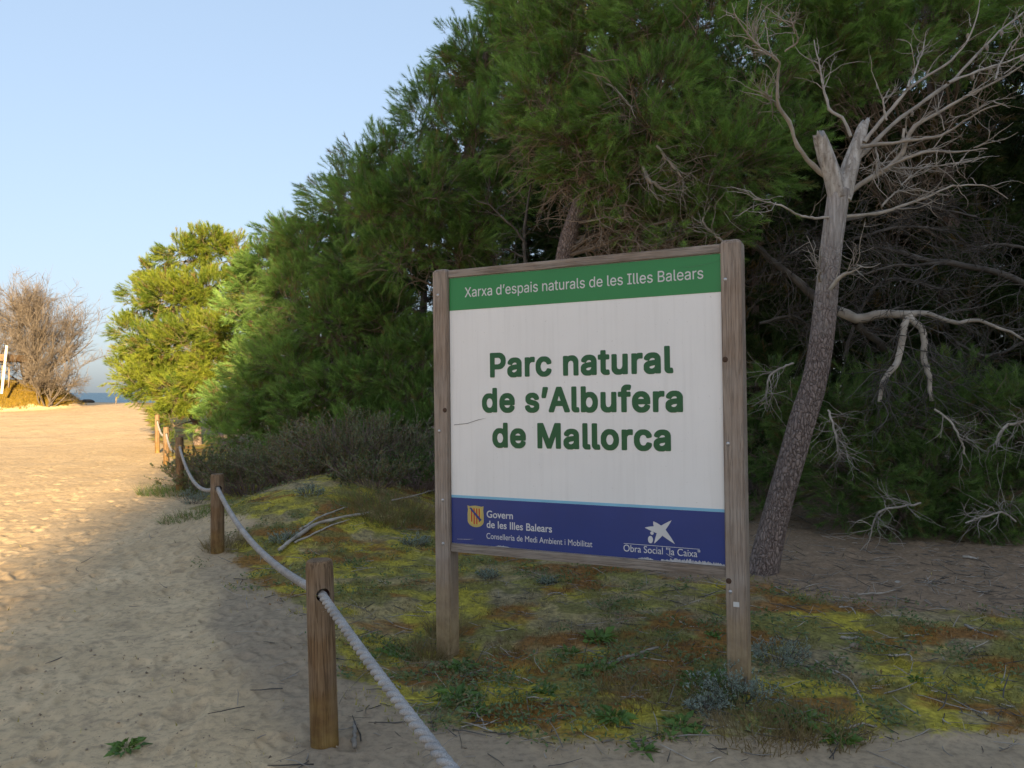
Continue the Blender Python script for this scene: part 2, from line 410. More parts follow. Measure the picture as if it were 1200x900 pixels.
mfac = k.math('ADD', zn.outputs[0], k.math('MULTIPLY', k.math('SUBTRACT', nf, .5), .9)); mfac = k.ramp(mfac, [(.36, 0), (.62, 1)])
c = k.mix(mfac, sand, mo); lf = k.ramp(k.math('ADD', zn.outputs[1], k.math('MULTIPLY', k.math('SUBTRACT', nf, .5), .7)), [(.35, 0), (.65, 1)])
c = k.mix(lf, c, lit)
k.col(c); k.b.inputs['Roughness'].default_value = .95; k.b.inputs['Specular IOR Level'].default_value = .1
hh = k.math('ADD', k.math('MULTIPLY', nf, 1.0), k.math('MULTIPLY', nff, .35))
hh = k.math('ADD', hh, k.math('MULTIPLY', k.math('MULTIPLY', k.math('SUBTRACT', 1.0, k.math('MAXIMUM', zn.outputs[0], zn.outputs[1])), .9), k.ramp(k.voro(7.5, tc, 'SMOOTH_F1', (1, .8, 1)), [(0, 0), (.5, 1)])))
k.bump(hh, .6, .014)
ground = mb.build('ground', k.m, smooth=True)
za = ground.data.color_attributes.new('zone', 'FLOAT_COLOR', 'POINT')
zc = np.concatenate([np.stack([moss, litter, np.maximum(dk, 0), np.ones_like(moss)], -1).reshape(-1, 4), [[0, 0, 0, 1]]])
za.data.foreach_set('color', zc.astype(np.float32).ravel())
tag(ground, 'pale sandy path and mossy ground under the pines', 'ground', kind='structure')

# ------------------------------------------------------------------ sea
mb = MB(); xs = np.linspace(-6000, 6000, 3)
mb.add([[-9000, 66, -1.9], [9000, 66, -1.9], [9000, 9000, -1.9], [-9000, 9000, -1.9]], quads=[[0, 1, 2, 3]])
k = N('sea_water'); k.col((.025, .075, .135)); k.b.inputs['Roughness'].default_value = .35; k.b.inputs['IOR'].default_value = 1.33
k.bump(k.noise(.9, 4, stretch=(1, 3, 1)), .8, .3)
sea = mb.build('sea', k.m); tag(sea, 'calm blue strip of sea on the horizon', 'sea', kind='structure')
GLYPHS = {
    'b1': '595,-38 558,-28 527,-10 498,19 481,50 474,90 474,126 478,153 491,183 525,217 558,234 578,240 581,243 555,245 504,260 488,276 487,310 505,344 541,380 562,394 585,404 632,414 702,415 758,401 785,385 817,353 829,333 840,293 840,-10 832,-22 822,-28 738,-28 725,-21 692,-34 672,-38;1352,-38 1332,-34 1302,-24 1262,2 1222,45 1201,86 1194,106 1187,146 1187,230 1194,270 1201,290 1221,330 1262,375 1302,401 1332,411 1355,415 1422,415 1448,411 1478,401 1512,381 1550,343 1569,310 1573,296 1572,259 1558,246 1518,236 1502,232 1472,232 1455,249 1449,263 1435,281 1398,298 1378,297 1355,287 1342,278 1331,263 1314,220 1310,200 1310,176 1318,143 1328,120 1340,100 1355,89 1382,78 1398,78 1418,86 1433,93 1443,103 1458,134 1475,148 1502,148 1558,134 1570,123 1573,116 1573,80 1563,53 1550,33 1512,-4 1478,-24 1445,-35 1422,-39;2385,-38 2348,-28 2322,-12 2285,25 2271,56 2267,73 2267,140 2274,170 2290,193 2307,210 2322,221 2368,240 2371,243 2342,246 2292,262 2278,276 2277,306 2291,336 2302,351 2337,383 2368,401 2402,411 2428,415 2492,415 2542,404 2582,381 2605,358 2623,330 2633,280 2633,-10 2625,-22 2615,-28 2532,-28 2518,-21 2482,-34 2462,-38;3792,-38 3755,-28 3735,-18 3718,-5 3688,30 3674,63 3674,146 3684,176 3694,190 3717,213 3755,234 3775,240 3777,243 3752,245 3701,260 3684,276 3684,310 3691,326 3705,348 3738,381 3782,404 3835,415 3898,415 3948,404 3982,385 4013,353 4026,333 4037,300 4037,273 4040,260 4040,-10 4033,-20 4022,-28 3935,-28 3922,-21 3888,-34 3868,-38;2825,-34 2792,-28 2772,-18 2737,16 2728,33 2720,63 2720,293 2715,298 2675,299 2661,313 2660,386 2662,394 2675,407 2718,410 2720,483 2724,490 2735,500 2822,501 2835,491 2840,483 2842,410 2902,408 2912,401 2920,390 2920,320 2917,310 2902,298 2845,298 2840,293 2840,113 2844,90 2852,82 2898,85 2915,71 2919,63 2927,26 2927,-7 2923,-17 2905,-31 2878,-35;3088,-34 3058,-28 3028,-12 2991,26 2978,50 2971,70 2967,93 2968,394 2981,406 2988,408 3068,408 3083,396 3087,386 3087,143 3091,123 3101,103 3108,95 3138,82 3152,82 3168,89 3183,96 3192,108 3203,126 3210,166 3211,393 3222,405 3228,408 3308,408 3318,405 3329,393 3330,386 3328,-15 3312,-28 3228,-28 3212,-17 3178,-31 3158,-35;4192,-31 4162,-21 4130,10 4118,33 4114,53 4114,520 4120,530 4132,538 4219,536 4232,524 4233,516 4234,110 4239,86 4275,84 4289,70 4300,30 4300,-10 4286,-27 4268,-32;45,-28 32,-15 30,-7 31,523 42,535 48,538 282,538 328,527 355,514 380,493 407,466 416,453 426,433 437,396 440,356 437,300 429,270 413,236 400,220 360,183 332,169 312,162 265,155 155,153 152,-14 142,-25 135,-28;932,-28 918,-15 917,-7 918,393 928,405 935,408 1018,408 1032,400 1075,415 1148,415 1158,408 1167,396 1166,306 1155,295 1148,292 1098,295 1075,287 1054,273 1041,246 1037,226 1036,-14 1025,-25 1018,-28;1865,-28 1851,-14 1850,3 1850,386 1852,394 1865,407 1948,408 1968,396 1982,404 2022,415 2085,415 2128,404 2158,385 2180,363 2196,340 2203,326 2210,300 2213,276 2213,116 2213,-7 2210,-17 2195,-28 2115,-29 2105,-25 2094,-10 2093,223 2089,250 2076,280 2062,290 2038,298 2018,294 1998,284 1985,271 1978,256 1970,226 1969,-14 1958,-25 1952,-28;3422,-28 3408,-15 3407,-7 3408,393 3418,405 3425,408 3505,408 3522,399 3545,411 3565,415 3635,415 3645,411 3657,396 3656,306 3645,295 3638,292 3588,295 3572,291 3552,281 3538,266 3528,240 3526,-14 3515,-25 3508,-28;627,80 645,77 658,78 695,95 706,106 716,126 719,140 715,144 698,141 642,134 605,118 600,110 601,96 608,89;2420,80 2455,79 2478,89 2492,98 2506,123 2510,140 2505,145 2485,141 2452,138 2422,131 2395,117 2390,106 2392,99 2398,90;3827,80 3842,77 3858,79 3878,86 3898,100 3909,116 3916,140 3912,145 3892,141 3838,134 3804,120 3797,106 3801,93;597,246 608,245 708,259 716,266 706,286 682,298 658,298 635,290 614,273;2385,246 2398,245 2498,259 2507,263 2507,266 2503,280 2497,286 2485,294 2472,298 2448,298 2435,294 2412,281;3791,246 3805,245 3905,259 3913,266 3909,280 3903,286 3892,294 3878,298 3855,298 3842,294 3818,281;155,273 228,272 265,279 288,292 303,310 313,343 313,353 306,380 292,401 268,414 242,421 155,420 153,403',
    'b2': '159,-38 112,-24 85,-7 48,30 28,60 12,103 4,143 4,230 8,260 22,303 46,344 82,381 106,397 129,407 166,415 229,415 249,411 276,399 279,400 281,496 282,523 292,535 299,538 382,538 392,531 401,520 401,-10 394,-20 382,-28 302,-28 286,-17 259,-31 229,-38;626,-38 592,-31 556,-14 519,15 488,53 468,96 458,156 458,216 465,266 485,316 506,348 532,375 566,397 602,411 629,415 692,415 736,405 766,391 780,380 817,343 837,310 847,283 854,250 853,153 842,142 836,138 787,136 789,133 826,124 844,110 847,103 847,66 840,50 826,29 801,3 782,-11 749,-28 702,-38;1249,-38 1226,-34 1196,-24 1171,-10 1144,13 1128,33 1118,53 1111,80 1112,110 1125,123 1136,127 1172,135 1212,135 1229,121 1238,100 1248,90 1272,79 1289,77 1306,79 1329,89 1340,100 1340,106 1332,114 1319,121 1229,142 1192,156 1172,168 1141,200 1128,223 1124,236 1124,310 1132,333 1142,351 1172,381 1186,391 1212,404 1239,411 1262,415 1322,415 1352,411 1399,391 1436,355 1450,333 1460,306 1460,273 1446,259 1396,248 1366,248 1358,250 1344,263 1329,288 1302,301 1289,301 1272,297 1256,288 1249,276 1252,270 1272,259 1382,231 1422,208 1447,183 1460,163 1467,136 1467,76 1460,50 1442,22 1422,2 1396,-18 1362,-31 1326,-38;2629,-38 2602,-31 2576,-18 2559,-28 2479,-28 2469,-22 2461,-10 2462,523 2472,535 2479,538 2559,538 2569,535 2581,520 2581,423 2581,403 2584,400 2612,411 2632,415 2699,415 2732,407 2749,401 2777,383 2814,346 2833,316 2847,283 2857,226 2857,153 2853,120 2837,66 2811,26 2777,-7 2756,-21 2732,-31 2699,-38;3789,-38 3766,-34 3736,-24 3716,-14 3677,16 3648,53 3635,80 3621,130 3617,203 3625,263 3635,296 3656,334 3689,371 3726,397 3762,411 3789,415 3852,415 3899,404 3937,383 3976,345 3987,330 4003,296 4014,253 4014,220 4017,206 4016,153 4006,142 3999,138 3947,136 3949,133 3996,120 4004,113 4011,103 4010,73 3997,43 3984,26 3959,2 3936,-14 3899,-31 3862,-38;4459,-38 4429,-31 4392,-12 4359,22 4348,40 4342,60 4338,80 4338,136 4342,156 4352,180 4389,217 4406,227 4442,240 4445,243 4416,245 4368,260 4352,276 4351,313 4368,343 4409,384 4439,401 4496,415 4566,415 4622,401 4652,381 4679,354 4693,330 4700,313 4704,290 4704,-10 4697,-20 4686,-28 4602,-28 4589,-21 4556,-34 4536,-38;3036,-34 2999,-24 2972,-8 2944,20 2935,33 2918,73 2914,100 2916,394 2928,406 2936,408 3016,408 3031,396 3034,386 3034,153 3042,116 3058,93 3072,86 3089,82 3119,89 3140,106 3146,116 3157,156 3159,393 3169,405 3176,408 3256,408 3266,405 3276,393 3277,386 3276,-15 3259,-28 3176,-28 3159,-18 3126,-31 3106,-35;2316,-31 2289,-21 2262,1 2248,23 2241,46 2241,520 2249,531 2259,538 2339,538 2349,535 2360,523 2361,516 2361,100 2366,86 2402,84 2416,70 2427,26 2427,-10 2413,-27 2396,-32;1709,-28 1695,-14 1695,20 1872,506 1878,523 1889,535 1899,538 1996,538 2014,523 2094,306 2200,20 2201,-10 2189,-25 2182,-28 2169,-29 2092,-29 2082,-25 2072,-14 2033,96 2026,110 1879,111 1869,110 1865,103 1827,-7 1812,-25 1802,-29;3396,-28 3384,-17 3381,-10 3381,293 3376,298 3322,299 3309,312 3309,393 3319,405 3326,408 3379,410 3381,456 3388,486 3404,513 3439,544 3472,557 3506,561 3566,558 3582,554 3592,548 3603,536 3604,506 3589,455 3576,442 3569,438 3519,441 3509,434 3504,420 3504,413 3509,408 3572,408 3587,396 3591,390 3591,323 3590,313 3576,299 3509,298 3504,293 3503,-14 3492,-25 3486,-28;4086,-28 4072,-15 4071,-7 4072,393 4082,405 4089,408 4172,408 4186,400 4229,415 4302,415 4314,406 4321,396 4320,306 4309,295 4302,292 4252,295 4229,287 4209,274 4195,246 4191,216 4190,-14 4179,-25 4172,-28;194,80 209,78 232,86 254,103 270,133 281,176 281,203 277,223 270,246 260,266 252,278 239,287 214,296 199,298 182,294 168,286 154,273 145,260 135,236 128,203 128,173 132,153 152,106 166,92;651,80 676,78 706,89 716,96 729,121 741,133 742,136 736,138 682,138 592,136 592,130 598,116 611,100 626,89;2647,80 2662,78 2676,82 2696,92 2704,100 2713,113 2727,143 2734,176 2734,200 2730,223 2710,270 2686,290 2667,296 2646,297 2622,287 2609,278 2592,246 2581,206 2581,170 2588,140 2598,116 2618,93 2629,86;3811,80 3836,78 3866,89 3876,96 3889,118 3904,133 3905,136 3899,138 3846,138 3752,136 3752,130 3755,123 3771,100 3786,89;4491,80 4509,77 4522,78 4559,95 4577,120 4581,140 4580,143 4576,145 4556,141 4506,134 4469,118 4462,106 4465,96 4476,86;1911,230 1972,228 1982,230 1983,236 1958,303 1949,330 1946,332 1942,328 1912,240;4455,246 4472,245 4502,251 4572,259 4580,266 4570,286 4546,298 4519,298 4506,294 4481,280;596,253 716,252 720,256 717,263 702,281 696,287 672,297 649,297 629,291 609,278 598,263;3756,253 3876,252 3879,255 3878,260 3862,282 3832,297 3809,297 3789,290 3769,277 3756,256;1539,289 1528,300 1524,306 1524,350 1552,523 1562,535 1569,538 1666,537 1680,523 1681,486 1630,303 1619,292 1612,288',
    'b3': '159,-38 112,-24 85,-7 48,30 28,60 12,103 4,143 4,230 8,260 22,303 46,344 82,381 106,397 129,407 166,415 229,415 249,411 276,399 279,400 281,496 282,523 292,535 299,538 382,538 392,531 401,520 401,-10 394,-20 382,-28 302,-28 286,-17 259,-31 229,-38;626,-38 592,-31 556,-14 519,15 488,53 468,96 458,156 458,216 465,266 485,316 506,348 532,375 566,397 602,411 629,415 692,415 736,405 766,391 780,380 817,343 837,310 847,283 854,250 853,153 842,142 836,138 787,136 789,133 826,124 844,110 847,103 847,66 840,50 826,29 801,3 782,-11 749,-28 702,-38;1886,-38 1856,-31 1819,-12 1786,22 1768,56 1764,76 1764,136 1768,156 1778,180 1816,217 1839,231 1869,240 1872,243 1842,245 1795,260 1779,276 1778,313 1794,343 1836,384 1866,401 1922,415 1992,415 2029,407 2056,397 2079,381 2104,356 2120,330 2131,286 2131,-10 2122,-22 2112,-28 2029,-28 2016,-21 1982,-34 1962,-38;2792,-38 2749,-28 2712,-8 2668,36 2652,60 2635,100 2628,133 2628,243 2635,276 2652,316 2668,340 2711,383 2749,404 2776,411 2799,415 2867,413 2899,407 2936,391 2971,363 3003,323 3017,296 3031,243 3034,200 3031,130 3017,80 3003,53 2981,23 2946,-8 2909,-28 2882,-35 2859,-39;3526,-38 3492,-31 3476,-24 3439,-2 3402,35 3375,83 3361,140 3361,236 3368,273 3388,320 3404,343 3439,378 3462,394 3492,407 3539,415 3599,415 3632,407 3659,397 3689,378 3722,344 3743,306 3747,293 3746,259 3732,246 3692,236 3676,232 3642,232 3629,245 3617,273 3609,281 3586,294 3569,298 3556,298 3542,294 3521,283 3508,270 3495,243 3485,210 3484,170 3495,133 3508,106 3522,92 3556,78 3586,82 3612,98 3629,131 3642,145 3649,148 3676,148 3732,134 3744,123 3747,116 3747,80 3740,60 3717,26 3676,-11 3652,-24 3599,-38;3902,-38 3866,-28 3832,-8 3805,20 3785,60 3781,86 3781,130 3792,173 3801,186 3831,216 3866,234 3886,240 3888,243 3862,245 3811,260 3795,276 3794,310 3812,344 3848,380 3869,394 3892,404 3939,415 4009,415 4066,401 4092,385 4124,353 4136,333 4147,293 4147,-10 4141,-20 4129,-28 4046,-28 4032,-21 3999,-34 3979,-38;2282,-31 2262,-24 2242,-12 2222,10 2208,43 2208,520 2216,531 2226,538 2306,538 2316,535 2326,523 2327,516 2328,96 2332,86 2369,84 2383,70 2394,23 2394,-10 2380,-27 2362,-32;2502,-31 2479,-24 2469,-18 2441,10 2428,36 2424,60 2424,520 2432,531 2442,538 2533,536 2546,524 2547,516 2548,93 2549,89 2556,85 2589,84 2603,70 2614,16 2614,-10 2611,-17 2599,-28 2579,-32;1152,-28 1139,-14 1137,-4 1137,516 1139,524 1151,536 1269,538 1287,523 1419,191 1422,191 1437,223 1548,516 1554,526 1566,537 1686,538 1701,526 1704,516 1704,373 1704,-7 1702,-15 1690,-27 1599,-28 1592,-25 1582,-14 1579,235 1576,233 1479,-11 1466,-25 1459,-28 1392,-29 1376,-28 1364,-17 1358,-7 1270,216 1263,233 1259,235 1256,-14 1246,-25 1239,-28;3106,-28 3092,-15 3091,-7 3092,393 3102,405 3109,408 3189,408 3206,399 3222,407 3249,415 3319,415 3329,411 3341,396 3340,306 3329,295 3322,292 3272,295 3256,291 3236,281 3218,260 3212,240 3210,-14 3199,-25 3192,-28;194,80 209,78 232,86 254,103 270,133 281,176 281,203 277,223 270,246 260,266 252,278 239,287 214,296 199,298 182,294 168,286 154,273 145,260 135,236 128,203 128,173 132,153 152,106 166,92;651,80 676,78 706,89 716,96 729,121 741,133 742,136 736,138 682,138 592,136 592,130 598,116 611,100 626,89;1917,80 1936,77 1949,78 1986,95 2003,120 2007,140 2002,145 1982,141 1919,131 1896,118 1889,106 1892,96 1902,86;2817,80 2839,79 2859,86 2879,99 2900,136 2911,180 2911,193 2903,230 2887,266 2879,277 2866,287 2841,296 2822,298 2799,290 2778,273 2762,246 2748,190 2755,150 2772,110 2789,92 2799,86;3934,80 3952,77 3966,78 4002,95 4013,106 4023,126 4026,140 4022,144 4006,141 3949,134 3912,118 3908,110 3909,96 3919,86;1882,246 1899,245 1929,251 1999,259 2006,266 1996,286 1972,298 1959,299 1932,294 1908,280;3904,246 3916,245 4016,259 4024,266 4014,286 3989,298 3966,298 3942,290 3921,273;596,253 716,252 720,256 717,263 702,281 696,287 672,297 649,297 629,291 609,278 598,263',
